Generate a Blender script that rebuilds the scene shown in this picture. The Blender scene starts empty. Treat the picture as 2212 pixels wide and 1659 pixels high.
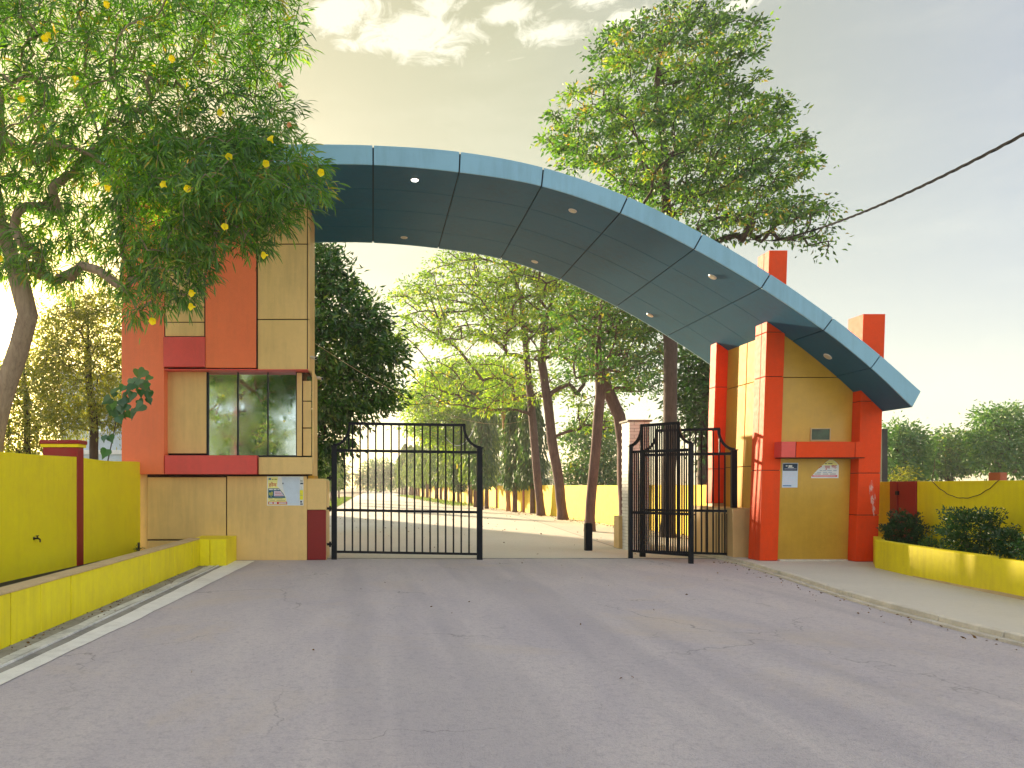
import bpy, bmesh, math, random
import numpy as np
from mathutils import Vector, Matrix

# ------------------------------------------------------------------ camera, world, sun, exposure
SC = bpy.context.scene
COL = SC.collection
PX0, PY0, F, EYE = 805.0, 1050.0, 1600.0, 1.6      # principal point and focal length of the photograph (2212 px wide)
SC.render.engine = 'CYCLES'
SC.render.resolution_x, SC.render.resolution_y = 1024, 768
cam_d = bpy.data.cameras.new('camera')
cam = bpy.data.objects.new('camera', cam_d)
COL.objects.link(cam)
cam.location = (0, 0, EYE)
cam.rotation_euler = (math.radians(90), 0, 0)
cam_d.sensor_width = 36
cam_d.lens = 36 * F / 2212
cam_d.shift_x = (1106 - PX0) / 2212
cam_d.shift_y = (PY0 - 829.5) / 2212
cam_d.clip_start = .1
cam_d.clip_end = 2000
SC.camera = cam

SC.view_settings.view_transform = 'Standard'
SC.view_settings.look = 'None'
SC.view_settings.exposure = 1.74
SC.view_settings.gamma = 1
SC.view_settings.use_curve_mapping = False
SC.cycles.max_bounces = 8
SC.cycles.transparent_max_bounces = 8
SC.cycles.use_denoising = True

SUN = Vector((-.494, 1, .2156)).normalized()
SUN_EL = math.asin(SUN.z)
SUN_AZ = math.atan2(SUN.x, SUN.y)

world = bpy.data.worlds.new('World')
SC.world = world
world.use_nodes = True
wt = world.node_tree
wt.nodes.clear()


class NG:
    """tiny node-graph helper"""
    def __init__(s, tree): s.t = tree

    def n(s, kind, **kw):
        nd = s.t.nodes.new(kind)
        for k, v in kw.items(): setattr(nd, k, v)
        return nd

    def link(s, a, b): s.t.links.new(a, b)

    def put(s, sock, v):
        if hasattr(v, 'is_output'): s.link(v, sock)
        else: sock.default_value = v

    def math(s, op, a, b=0.0, c=0.0, clamp=False):
        nd = s.n('ShaderNodeMath', operation=op, use_clamp=clamp)
        s.put(nd.inputs[0], a); s.put(nd.inputs[1], b); s.put(nd.inputs[2], c)
        return nd.outputs[0]

    def vmath(s, op, a, b=(0, 0, 0), out=0):
        nd = s.n('ShaderNodeVectorMath', operation=op)
        s.put(nd.inputs[0], a); s.put(nd.inputs[1], b)
        return nd.outputs['Value'] if out == 'v' else nd.outputs[0]

    def mix(s, fac, a, b, mode='MIX'):
        nd = s.n('ShaderNodeMixRGB', blend_type=mode)
        s.put(nd.inputs[0], fac); s.put(nd.inputs[1], a); s.put(nd.inputs[2], b)
        return nd.outputs[0]

    def ramp(s, fac, stops, interp='LINEAR'):
        nd = s.n('ShaderNodeValToRGB')
        e = nd.color_ramp.elements
        nd.color_ramp.interpolation = interp
        while len(e) < len(stops): e.new(.5)
        for i, (p, c) in enumerate(stops):
            e[i].position = p
            e[i].color = (*c, 1) if len(c) == 3 else c
        s.put(nd.inputs[0], fac)
        return nd.outputs[0]

    def noise(s, vec, scale, detail=4, rough=.55, dist=0):
        nd = s.n('ShaderNodeTexNoise')
        if vec is not None: s.link(vec, nd.inputs['Vector'])
        nd.inputs['Scale'].default_value = scale
        nd.inputs['Detail'].default_value = detail
        nd.inputs['Roughness'].default_value = rough
        nd.inputs['Distortion'].default_value = dist
        return nd.outputs['Fac']


g = NG(wt)
tc = g.n('ShaderNodeTexCoord')
dirn = g.vmath('NORMALIZE', tc.outputs['Generated'])
sepd = g.n('ShaderNodeSeparateXYZ'); g.link(dirn, sepd.inputs[0])
dz = sepd.outputs[2]
cosang = g.vmath('DOT_PRODUCT', dirn, tuple(SUN), out='v')
ang = g.math('MULTIPLY', g.math('ARCCOSINE', g.math('MINIMUM', cosang, 1.0)), 180 / math.pi)
fa = g.math('DIVIDE', ang, 180.0, clamp=True)
haze_fill_col = g.ramp(fa, [(0, (.70, .50, .05)), (.06, (.27, .19, .02)), (.14, (.130, .095, .008)), (.22, (.115, .093, .018)),
                      (.30, (.105, .094, .060)), (.38, (.100, .098, .112)), (.52, (.18, .18, .20)), (.75, (.26, .26, .27)), (1, (.27, .27, .28))])  # rise far from the sun is added fill to light the front faces
# towards the horizon the haze turns pinkish white
fh = g.ramp(dz, [(0, (1, 1, 1)), (.10, (.75, .75, .75)), (.30, (.2, .2, .2)), (.5, (0, 0, 0))])
horcol = g.ramp(fa, [(0, (.8, .52, .08)), (.14, (.20, .125, .04)), (.27, (.145, .108, .075)), (.5, (.155, .14, .135)), (1, (.26, .25, .24))])  # likewise raised behind the camera as added fill
skyc = g.mix(fh, haze_fill_col, horcol)
# the glow of the sun in the haze, and its disc
glow = g.math('EXPONENT', g.math('MULTIPLY', ang, -1 / 4.0))
skyc = g.mix(1.0, skyc, g.mix(glow, (0, 0, 0, 1), (1.7, 1.05, .10, 1)), 'ADD')
disc = g.ramp(g.math('DIVIDE', ang, 10.0, clamp=True), [(0, (1, 1, 1)), (.10, (1, 1, 1)), (.15, (0, 0, 0))])
skyc = g.mix(1.0, skyc, g.mix(disc, (0, 0, 0, 1), (7, 5.6, 3.2, 1)), 'ADD')


def pdir(px, py):
    return Vector(((px - PX0) / F, 1, (PY0 - py) / F)).normalized()


# clouds: small ragged wisps high in the haze
warp = g.noise(dirn, 9, 6, .62)
cmask = None
for (cx, cy, rx, rz) in [(745, 30, 80, 42), (905, 65, 105, 55), (820, 92, 90, 22), (1095, 28, 60, 24), (1200, 68, 75, 26), (1290, 0, 45, 22),
                         (1365, 42, 60, 20), (940, 20, 50, 22), (1600, 10, 30, 12), (700, -60, 120, 30), (1050, -90, 160, 36), (420, -120, 160, 40)]:
    c = pdir(cx, cy)
    d = g.vmath('SUBTRACT', dirn, tuple(c))
    right = Vector((c.y, -c.x, 0)).normalized(); up = right.cross(c) if right.cross(c).z > 0 else -right.cross(c)
    a = g.math('DIVIDE', g.vmath('DOT_PRODUCT', d, tuple(right), out='v'), rx / F)
    b = g.math('DIVIDE', g.vmath('DOT_PRODUCT', d, tuple(up), out='v'), rz / F)
    r2 = g.math('ADD', g.math('MULTIPLY', a, a), g.math('MULTIPLY', b, b))
    m = g.math('EXPONENT', g.math('MULTIPLY', r2, -1.0))
    cmask = m if cmask is None else g.math('MAXIMUM', cmask, m)
cn = g.noise(g.vmath('MULTIPLY', dirn, (1, 1, 1.9)), 26, 9, .70, .8)
cl = g.math('ADD', g.math('MULTIPLY', cmask, .50), g.math('MULTIPLY', cn, 1.20))
cloud = g.ramp(cl, [(0, (0, 0, 0)), (.80, (0, 0, 0)), (.90, (.40, .40, .40)), (1.0, (.85, .85, .85))])
# faint streaks everywhere high up
streak = g.ramp(g.noise(g.vmath('MULTIPLY', dirn, (1, 1, 3.0)), 5, 6, .6, .4), [(0, (0, 0, 0)), (.5, (0, 0, 0)), (.75, (.13, .13, .13))])
cloud = g.mix(1.0, cloud, streak, 'ADD')
skyc = g.mix(cloud, skyc, g.mix(fa, (.29, .25, .14, 1), (.30, .29, .27, 1)))
bg = g.n('ShaderNodeBackground'); bg.inputs[1].default_value = 1.0
g.link(skyc, bg.inputs[0])
nish = g.n('ShaderNodeTexSky', sky_type='NISHITA', sun_disc=False)
nish.sun_elevation = SUN_EL
nish.sun_rotation = SUN_AZ
nish.air_density = .8; nish.dust_density = .5
bg2 = g.n('ShaderNodeBackground'); bg2.inputs[1].default_value = .05
g.link(g.mix(1.0, nish.outputs[0], (1.0, .93, .74, 1), 'MULTIPLY'), bg2.inputs[0])   # dusty air warms the sky
addw = g.n('ShaderNodeAddShader'); g.link(bg.outputs[0], addw.inputs[0]); g.link(bg2.outputs[0], addw.inputs[1])
wo = g.n('ShaderNodeOutputWorld'); g.link(addw.outputs[0], wo.inputs[0])

sun_d = bpy.data.lights.new('sun', 'SUN')
sun_d.energy = 5.0
sun_d.angle = math.radians(1.5)
sun_d.color = (1, .80, .52)
sun = bpy.data.objects.new('sun', sun_d)
COL.objects.link(sun)
sun.rotation_euler = SUN.to_track_quat('Z', 'Y').to_euler()


# ------------------------------------------------------------------ helpers
def at(px, py, Y):
    return Vector(((px - PX0) / F * Y, Y, EYE + (PY0 - py) / F * Y))


def X_(px, Y): return (px - PX0) / F * Y
def Z_(py, Y): return EYE + (PY0 - py) / F * Y


def tag(o, label=None, cat=None, group=None, kind=None):
    if label: o['label'] = label
    if cat: o['category'] = cat
    if group: o['group'] = group
    if kind: o['kind'] = kind
    return o


def empty(name, loc, label, cat, group=None):
    o = bpy.data.objects.new(name, None)
    COL.objects.link(o)
    o.location = loc
    o.empty_display_size = .3
    return tag(o, label, cat, group)


def wloc(o):
    p = Vector(o.location)
    while o.parent is not None:
        o = o.parent
        p += Vector(o.location)
    return p


class MB:
    def __init__(s): s.v = []; s.f = []

    def add(s, vs, fs):
        b = len(s.v)
        s.v += [tuple(x) for x in vs]
        s.f += [tuple(b + i for i in f) for f in fs]
        return s

    def box(s, x0, x1, y0, y1, z0, z1):
        vs = [(x, y, z) for z in (z0, z1) for x, y in ((x0, y0), (x1, y0), (x1, y1), (x0, y1))]
        return s.add(vs, [(0, 3, 2, 1), (4, 5, 6, 7), (0, 1, 5, 4), (1, 2, 6, 5), (2, 3, 7, 6), (3, 0, 4, 7)])

    def prism(s, poly, z0, z1):
        """poly in xy, counter-clockwise"""
        n = len(poly)
        vs = [(x, y, z0) for x, y in poly] + [(x, y, z1) for x, y in poly]
        return s.add(vs, [tuple(range(n - 1, -1, -1)), tuple(range(n, 2 * n))] + [(i, (i + 1) % n, n + (i + 1) % n, n + i) for i in range(n)])

    def prism_y(s, poly, y0, y1):
        """poly in xz seen from -Y, clockwise or not; extruded along y"""
        n = len(poly)
        vs = [(x, y0, z) for x, z in poly] + [(x, y1, z) for x, z in poly]
        return s.add(vs, [tuple(range(n)), tuple(range(2 * n - 1, n - 1, -1))] + [(i, n + i, n + (i + 1) % n, (i + 1) % n) for i in range(n)])

    def seg(s, a, b, w, h):
        """box bar from a to b, w across, h high"""
        a, b = Vector(a), Vector(b)
        d = (b - a).normalized()
        side = d.cross(Vector((0, 0, 1)))
        if side.length < 1e-3: side = Vector((1, 0, 0))
        side.normalize(); up = side.cross(d)
        vs = [p + side * sx * w / 2 + up * sz * h / 2 for p in (a, b) for sx, sz in ((-1, -1), (1, -1), (1, 1), (-1, 1))]
        return s.add(vs, [(0, 1, 2, 3), (7, 6, 5, 4), (0, 4, 5, 1), (1, 5, 6, 2), (2, 6, 7, 3), (3, 7, 4, 0)])

    def tube(s, pts, rad, k=8, cap=True):
        pts = [Vector(p) for p in pts]
        n = len(pts)
        rad = rad if hasattr(rad, '__len__') else [rad] * n
        prev = None; vs = []
        for i, p in enumerate(pts):
            t = (pts[min(i + 1, n - 1)] - pts[max(i - 1, 0)]).normalized()
            if prev is None:
                u = t.cross(Vector((.31, .2, .93)));
                if u.length < .1: u = t.cross(Vector((1, 0, 0)))
            else:
                u = prev - t * prev.dot(t)
            u.normalize(); prev = u; w = t.cross(u)
            vs += [p + (u * math.cos(2 * math.pi * j / k) + w * math.sin(2 * math.pi * j / k)) * rad[i] for j in range(k)]
        fs = [(i * k + j, i * k + (j + 1) % k, (i + 1) * k + (j + 1) % k, (i + 1) * k + j) for i in range(n - 1) for j in range(k)]
        if cap: fs += [tuple(range(k - 1, -1, -1)), tuple((n - 1) * k + j for j in range(k))]
        return s.add(vs, fs)

    def xf(s, fn):
        s.v = [tuple(fn(Vector(v))) for v in s.v]
        return s

    def build(s, name, mat, parent=None, bevel=0, origin=None, smooth=False):
        o = bpy.data.objects.new(name, bpy.data.meshes.new(name))
        COL.objects.link(o)
        base = Vector((0, 0, 0))
        if parent is not None:
            base = wloc(parent); o.parent = parent
        if origin is None:
            arr = np.array(s.v)
            origin = Vector(((arr[:, 0].min() + arr[:, 0].max()) / 2, (arr[:, 1].min() + arr[:, 1].max()) / 2, arr[:, 2].min()))
        origin = Vector(origin)
        o.location = origin - base
        o.data.from_pydata([tuple(Vector(v) - origin) for v in s.v], [], s.f)
        bm = bmesh.new(); bm.from_mesh(o.data)
        bmesh.ops.recalc_face_normals(bm, faces=bm.faces)
        if bevel:
            es = [e for e in bm.edges if len(e.link_faces) == 2 and e.calc_face_angle(0) > .5]
            bmesh.ops.bevel(bm, geom=es, offset=bevel, segments=1, affect='EDGES', clamp_overlap=True)
        bm.to_mesh(o.data); bm.free()
        o.data.materials.append(mat)
        if smooth: o.data.polygons.foreach_set('use_smooth', [True] * len(o.data.polygons))
        return o


def principled(name):
    m = bpy.data.materials.new(name)
    m.use_nodes = True
    gg = NG(m.node_tree)
    b = m.node_tree.nodes['Principled BSDF']
    return m, gg, b


def paint(name, col, rough=.5, var=.10, scale=1.5, bump=.0, bscale=40, dirt=.0, dirtcol=(.10, .07, .04), metallic=0, spec=.5, speck=0, coat=0):
    """painted or clad surface: slow tone drift, fine mottling, rain dirt, fine relief"""
    m, gg, b = principled(name)
    geo = gg.n('ShaderNodeNewGeometry')
    P = geo.outputs['Position']
    n1 = gg.noise(P, scale, 5, .6)
    n2 = gg.noise(P, scale * 14, 3, .6)
    k = gg.math('ADD', gg.math('MULTIPLY', n1, .7), gg.math('MULTIPLY', n2, .3))
    lo = tuple(c * (1 - var * 1.6) for c in col); hi = tuple(min(1, c * (1 + var)) for c in col)
    c = gg.ramp(k, [(.3, lo), (.7, hi)])
    if dirt:
        st = gg.noise(gg.vmath('MULTIPLY', P, (5, 5, .5)), 1.6, 5, .65)
        dm = gg.ramp(gg.math('MULTIPLY', st, gg.noise(P, .9, 3)), [(.22, (0, 0, 0)), (.42, (1, 1, 1))])
        c = gg.mix(gg.math('MULTIPLY', dm, dirt), c, (*dirtcol, 1))
    if speck:
        sp = gg.ramp(gg.noise(P, 11, 6, .75), [(.66, (0, 0, 0)), (.74, (1, 1, 1))])
        c = gg.mix(gg.math('MULTIPLY', sp, speck), c, (*dirtcol, 1))
    gg.link(c, b.inputs['Base Color'])
    gg.put(b.inputs['Roughness'], gg.ramp(n2, [(0, (rough - .08,) * 3), (1, (min(1, rough + .08),) * 3)]))
    b.inputs['Metallic'].default_value = metallic
    b.inputs['Specular IOR Level'].default_value = spec
    if coat: b.inputs['Coat Weight'].default_value = coat; b.inputs['Coat Roughness'].default_value = .15
    if bump:
        bp = gg.n('ShaderNodeBump'); bp.inputs['Strength'].default_value = bump; bp.inputs['Distance'].default_value = .01
        gg.link(gg.noise(P, bscale, 5, .65), bp.inputs['Height'])
        gg.link(bp.outputs[0], b.inputs['Normal'])
    return m


M = {}
M['orange'] = paint('orange_cladding', (1.0, .205, .075), .42, .07, .8, dirt=.12)
M['red_orange'] = paint('red_orange_cladding', (.86, .07, .008), .62, .10, .8, dirt=.15, spec=.2)
M['rose'] = paint('rose_red_cladding', (.80, .085, .075), .42, .08, 1, dirt=.12)
M['beige'] = paint('beige_cladding', (.82, .55, .215), .45, .06, .7, dirt=.22, dirtcol=(.25, .17, .07), speck=.35)
M['ochre'] = paint('ochre_cladding', (.62, .36, .045), .35, .10, .6, dirt=.2, dirtcol=(.22, .13, .02))
M['side_yellow'] = paint('pale_yellow_cladding', (.66, .37, .045), .65, .08, .7, dirt=.2, spec=.2)
M['joint'] = paint('dark_joint', (.035, .012, .010), .8, .1, 3)
M['yellow'] = paint('yellow_limewash', (.99, .80, .002), .75, .08, .55, bump=.35, bscale=26, dirt=.20, dirtcol=(.42, .27, .01), speck=.10)
M['yellow_tile'] = paint('yellow_planter_paint', (.97, .80, .003), .55, .10, .8, bump=.2, bscale=18, dirt=.30, dirtcol=(.45, .33, .02))
M['yellow_far'] = paint('yellow_far_wall', (.90, .62, .01), .8, .14, .4, bump=.3, bscale=12, dirt=.35, dirtcol=(.35, .2, .02))
M['dark_red'] = paint('dark_red_paint', (.33, .004, .004), .5, .12, 1.5, dirt=.15)
M['maroon'] = paint('maroon_paint', (.25, .003, .003), .4, .1, 2)
M['shaded_blue'] = paint('shaded_soffit_cladding', (.020, .135, .255), .5, .10, .5, spec=.25, dirt=.3, dirtcol=(.03, .07, .10))  # darker copy of the fascia blue, underside shade put into the colour
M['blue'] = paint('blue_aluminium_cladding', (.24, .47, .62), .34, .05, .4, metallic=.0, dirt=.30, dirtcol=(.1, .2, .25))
M['blue_gap'] = paint('black_sealant', (.01, .014, .018), .7)
M['black_iron'] = paint('black_gate_paint', (.004, .006, .012), .5, .2, 4, bump=.1, bscale=60, spec=.25)
M['plaster_cap'] = paint('sandy_plaster', (.62, .46, .25), .85, .15, 3, bump=.4, bscale=50)
M['white_paint'] = paint('old_white_paint', (.90, .90, .88), .7, .10, 2, bump=.25, bscale=40, dirt=.2, dirtcol=(.45, .42, .38))
M['white_plastic'] = paint('white_plastic', (.75, .75, .73), .4, .03)
M['kerb'] = paint('kerb_concrete', (.74, .68, .57), .8, .16, 3, bump=.4, bscale=40, dirt=.3, dirtcol=(.32, .26, .2))
M['gutter'] = paint('gutter_concrete', (.36, .34, .31), .85, .22, 1.6, bump=.5, bscale=30, dirt=.7, dirtcol=(.13, .12, .12))
M['gutter_light'] = paint('gutter_screed', (.76, .75, .71), .8, .16, 2.2, bump=.4, bscale=30, dirt=.6, dirtcol=(.25, .26, .28))
M['soil'] = paint('dark_soil', (.030, .024, .018), .95, .3, 6, bump=.8, bscale=22)
M['plinth'] = paint('plinth_cladding', (.66, .45, .19), .5, .08, .8, dirt=.2)
M['pale_wall'] = paint('pale_blue_render', (.60, .70, .78), .8, .12, .5, dirt=.4, dirtcol=(.4, .46, .5))
M['cable'] = paint('black_cable', (.008, .008, .010), .9, spec=.08)
M['rust'] = paint('rusty_wire', (.12, .06, .03), .7)
M['concrete_post'] = paint('dark_concrete', (.07, .065, .06), .9, .2, 3)
M['brick_red'] = paint('brick_red', (.38, .10, .05), .8, .2, 5)


def asphalt():
    m, gg, b = principled('worn_road_surface')
    geo = gg.n('ShaderNodeNewGeometry'); P = geo.outputs['Position']
    big = gg.noise(P, .22, 5, .6, .3)
    mid = gg.noise(gg.vmath('MULTIPLY', P, (1, .35, 1)), 1.3, 5, .6, .5)
    fine = gg.noise(P, 42, 4, .75)
    vor = gg.n('ShaderNodeTexVoronoi'); vor.inputs['Scale'].default_value = 95
    gg.link(P, vor.inputs['Vector'])
    c = gg.ramp(big, [(.3, (.56, .50, .52)), (.52, (.63, .56, .56)), (.72, (.69, .61, .575))])
    c = gg.mix(.5, c, gg.ramp(mid, [(.35, (.54, .485, .515)), (.65, (.72, .64, .61))]))
    grit = gg.noise(P, 13, 6, .8)
    c = gg.mix(gg.math('MULTIPLY', gg.ramp(grit, [(.38, (1, 1, 1)), (.5, (0, 0, 0))]), .30), c, (.26, .225, .26, 1))
    c = gg.mix(gg.math('MULTIPLY', gg.ramp(grit, [(.52, (0, 0, 0)), (.66, (1, 1, 1))]), .30), c, (.66, .59, .54, 1))
    c = gg.mix(gg.math('MULTIPLY', gg.ramp(fine, [(.3, (1, 1, 1)), (.55, (0, 0, 0))]), .35), c, (.24, .21, .24, 1))
    c = gg.mix(gg.math('MULTIPLY', gg.ramp(fine, [(.56, (0, 0, 0)), (.75, (1, 1, 1))]), .35), c, (.60, .54, .50, 1))
    # dust and oil: tan dust patches and faint dark tyre-polished bands running towards the gate
    dust = gg.ramp(gg.noise(P, .38, 5, .65, .6), [(.54, (0, 0, 0)), (.70, (.55, .55, .55))])
    c = gg.mix(dust, c, (.66, .54, .42, 1))
    band = gg.ramp(gg.noise(gg.vmath('MULTIPLY', P, (1.0, .06, 1)), .95, 3, .5, .3), [(.42, (.30, .30, .30)), (.50, (0, 0, 0))])
    c = gg.mix(band, c, (.36, .33, .36, 1))
    spot = gg.ramp(gg.noise(P, 1.7, 3, .5, .2), [(.70, (0, 0, 0)), (.76, (.35, .35, .35))])
    c = gg.mix(spot, c, (.20, .18, .19, 1))
    # a few hairline cracks and wheel-worn smooth bands
    crk = gg.n('ShaderNodeTexVoronoi', feature='DISTANCE_TO_EDGE'); crk.inputs['Scale'].default_value = .33
    wv = gg.n('ShaderNodeVectorMath', operation='ADD')
    nz = gg.n('ShaderNodeTexNoise'); nz.inputs['Scale'].default_value = 2.2; nz.inputs['Detail'].default_value = 6
    gg.link(P, nz.inputs['Vector'])
    sc_ = gg.vmath('MULTIPLY', nz.outputs['Color'], (.9, .9, 0))
    gg.link(P, wv.inputs[0]); gg.link(sc_, wv.inputs[1]); gg.link(wv.outputs[0], crk.inputs['Vector'])
    ck = gg.ramp(crk.outputs['Distance'], [(0, (1, 1, 1)), (.0035, (0, 0, 0))])
    ckm = gg.math('MULTIPLY', ck, gg.ramp(gg.noise(P, .35, 2), [(.45, (0, 0, 0)), (.58, (.6, .6, .6))]))
    c = gg.mix(ckm, c, (.14, .12, .12, 1))
    gg.link(c, b.inputs['Base Color'])
    b.inputs['Roughness'].default_value = .82
    b.inputs['Specular IOR Level'].default_value = .35
    bp = gg.n('ShaderNodeBump'); bp.inputs['Strength'].default_value = .7; bp.inputs['Distance'].default_value = .010
    gg.link(gg.math('ADD', gg.math('MULTIPLY', fine, .7), gg.math('MULTIPLY', vor.outputs['Distance'], .8)), bp.inputs['Height'])
    gg.link(bp.outputs[0], b.inputs['Normal'])
    return m


def surface(name, stops, s1, s2, bump, bs, rough=.85):
    m, gg, b = principled(name)
    geo = gg.n('ShaderNodeNewGeometry'); P = geo.outputs['Position']
    n = gg.math('ADD', gg.math('MULTIPLY', gg.noise(P, s1, 6, .6), .6), gg.math('MULTIPLY', gg.noise(P, s2, 5, .7), .4))
    gg.link(gg.ramp(n, stops), b.inputs['Base Color'])
    b.inputs['Roughness'].default_value = rough
    bp = gg.n('ShaderNodeBump'); bp.inputs['Strength'].default_value = bump; bp.inputs['Distance'].default_value = .02
    gg.link(gg.noise(P, bs, 5, .7), bp.inputs['Height']); gg.link(bp.outputs[0], b.inputs['Normal'])
    return m


M['asphalt'] = asphalt()
M['inner_road'] = surface('pale_concrete_road', [(.3, (.66, .60, .50)), (.5, (.74, .68, .58)), (.7, (.80, .745, .645))], .25, 9, .3, 30)
M['pavement'] = surface('pavement_screed', [(.3, (.58, .54, .46)), (.55, (.66, .615, .53)), (.75, (.72, .67, .58))], .5, 12, .3, 40)
M['ground'] = surface('dry_ground', [(.3, (.16, .13, .07)), (.5, (.24, .19, .11)), (.62, (.12, .15, .04)), (.8, (.30, .24, .14))], .15, 2, .6, 8)
M['verge'] = surface('verge_earth', [(.3, (.14, .085, .05)), (.55, (.24, .17, .10)), (.75, (.34, .26, .17))], .5, 6, .6, 20)
M['white_line'] = paint('worn_white_line', (.92, .90, .84), .7, .06, 3, bump=.3, bscale=60, dirt=.30, dirtcol=(.42, .38, .36), speck=.25)


def leaf_mat(name, stops, trans=.45, rough=.5, gloss=.06, hue=1):
    m = bpy.data.materials.new(name); m.use_nodes = True
    t = m.node_tree; t.nodes.clear(); gg = NG(t)
    at_ = gg.n('ShaderNodeAttribute', attribute_name='tint')
    c = gg.ramp(at_.outputs['Fac'], stops)
    d = gg.n('ShaderNodeBsdfDiffuse'); gg.link(c, d.inputs[0])
    tr = gg.n('ShaderNodeBsdfTranslucent')
    gg.link(gg.mix(1.0, c, (1.5, 1.35, .5, 1), 'MULTIPLY'), tr.inputs[0])
    mx = gg.n('ShaderNodeMixShader'); mx.inputs[0].default_value = trans
    gg.link(d.outputs[0], mx.inputs[1]); gg.link(tr.outputs[0], mx.inputs[2])
    gl = gg.n('ShaderNodeBsdfGlossy'); gl.inputs['Roughness'].default_value = rough; gl.inputs[0].default_value = (1, 1, 1, 1)
    m2 = gg.n('ShaderNodeMixShader'); m2.inputs[0].default_value = gloss
    gg.link(mx.outputs[0], m2.inputs[1]); gg.link(gl.outputs[0], m2.inputs[2])
    o = gg.n('ShaderNodeOutputMaterial'); gg.link(m2.outputs[0], o.inputs[0])
    return m


L = {}
L['oleander'] = leaf_mat('oleander_leaf', [(0, (.026, .09, .006)), (.45, (.070, .24, .008)), (.8, (.16, .36, .010)), (.93, (.26, .36, .015)), (1, (.40, .30, .02))], .5)
L['dark'] = leaf_mat('dark_broad_leaf', [(0, (.008, .040, .006)), (.5, (.026, .105, .010)), (.9, (.075, .20, .014)), (1, (.15, .25, .03))], .25, .35, .05)
L['light'] = leaf_mat('light_green_leaf', [(0, (.035, .11, .006)), (.35, (.12, .26, .008)), (.75, (.26, .42, .008)), (.97, (.40, .46, .015)), (1, (.42, .28, .03))], .6)
L['tall'] = leaf_mat('tall_tree_leaf', [(0, (.014, .060, .006)), (.4, (.050, .17, .008)), (.8, (.17, .34, .012)), (.97, (.26, .36, .02)), (1, (.36, .26, .03))], .5)
L['mid'] = leaf_mat('mid_green_leaf', [(0, (.022, .085, .012)), (.4, (.05, .16, .018)), (.8, (.12, .25, .025)), (1, (.30, .28, .03))], .45)
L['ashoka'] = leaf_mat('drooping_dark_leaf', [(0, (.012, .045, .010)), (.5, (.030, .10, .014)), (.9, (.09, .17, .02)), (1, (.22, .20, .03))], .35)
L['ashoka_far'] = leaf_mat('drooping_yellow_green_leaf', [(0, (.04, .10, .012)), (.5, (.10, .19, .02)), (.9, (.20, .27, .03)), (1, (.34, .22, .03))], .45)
L['far'] = leaf_mat('far_tree_leaf', [(0, (.030, .10, .022)), (.5, (.06, .20, .026)), (1, (.18, .31, .04))], .35)
L['gold'] = leaf_mat('sunlit_thin_leaf', [(0, (.09, .15, .02)), (.5, (.22, .27, .02)), (1, (.40, .38, .03))], .65)
L['heart'] = leaf_mat('heart_leaf', [(0, (.01, .08, .012)), (.5, (.018, .14, .02)), (.85, (.08, .24, .03)), (1, (.5, .30, .02))], .35, .3, .08)
L['shrub'] = leaf_mat('shrub_leaf', [(0, (.008, .040, .010)), (.6, (.018, .075, .016)), (1, (.06, .15, .03))], .25, .4, .05)
L['litter'] = leaf_mat('dry_leaf', [(0, (.09, .045, .02)), (.5, (.20, .11, .04)), (1, (.36, .22, .08))], .1, .7, .0)
L['grass'] = leaf_mat('verge_grass', [(0, (.05, .12, .02)), (.6, (.13, .25, .03)), (1, (.30, .30, .06))], .4)
L['petal'] = leaf_mat('yellow_petal', [(0, (.95, .80, .02)), (1, (.98, .88, .05))], .35, .5, .02)
L['petal_old'] = leaf_mat('faded_petal', [(0, (.75, .35, .2)), (1, (.8, .45, .3))], .35, .5, .02)


def bark(name, a, b_, scale=3):
    m, gg, b = principled(name)
    tcn = gg.n('ShaderNodeNewGeometry'); P = tcn.outputs['Position']
    v = gg.vmath('MULTIPLY', P, (6, 6, 1.3))
    n = gg.noise(v, scale, 6, .7, .5)
    n3 = gg.noise(P, 2.5, 3, .6)
    c = gg.ramp(n, [(.3, a), (.65, b_)])
    c = gg.mix(gg.math('MULTIPLY', n3, .5), c, tuple(x * 1.5 for x in b_) + (1,))
    gg.link(c, b.inputs['Base Color'])
    b.inputs['Roughness'].default_value = .9
    bp = gg.n('ShaderNodeBump'); bp.inputs['Strength'].default_value = .7; bp.inputs['Distance'].default_value = .03
    gg.link(n, bp.inputs['Height']); gg.link(bp.outputs[0], b.inputs['Normal'])
    return m


M['bark_brown'] = bark('brown_bark', (.035, .017, .017), (.125, .068, .062))
M['bark_grey'] = bark('grey_bark', (.13, .085, .055), (.34, .26, .18))
M['bark_dark'] = bark('dark_bark', (.020, .014, .012), (.075, .050, .040))
M['bark_red'] = bark('reddish_bark', (.16, .06, .025), (.42, .20, .08))


# ------------------------------------------------------------------ foliage
def unit(a):
    return a / np.maximum(np.linalg.norm(a, axis=-1, keepdims=True), 1e-9)


def mesh_from(name, verts, loops, starts, totals, mat, tint=None):
    me = bpy.data.meshes.new(name)
    me.vertices.add(len(verts)); me.vertices.foreach_set('co', verts.astype(np.float32).ravel())
    me.loops.add(len(loops)); me.loops.foreach_set('vertex_index', loops.astype(np.int32))
    me.polygons.add(len(starts))
    me.polygons.foreach_set('loop_start', starts.astype(np.int32))
    me.polygons.foreach_set('loop_total', totals.astype(np.int32))
    if tint is not None:
        a = me.attributes.new('tint', 'FLOAT', 'POINT'); a.data.foreach_set('value', tint.astype(np.float32))
    me.update(calc_edges=True)
    me.materials.append(mat)
    return me


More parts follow.
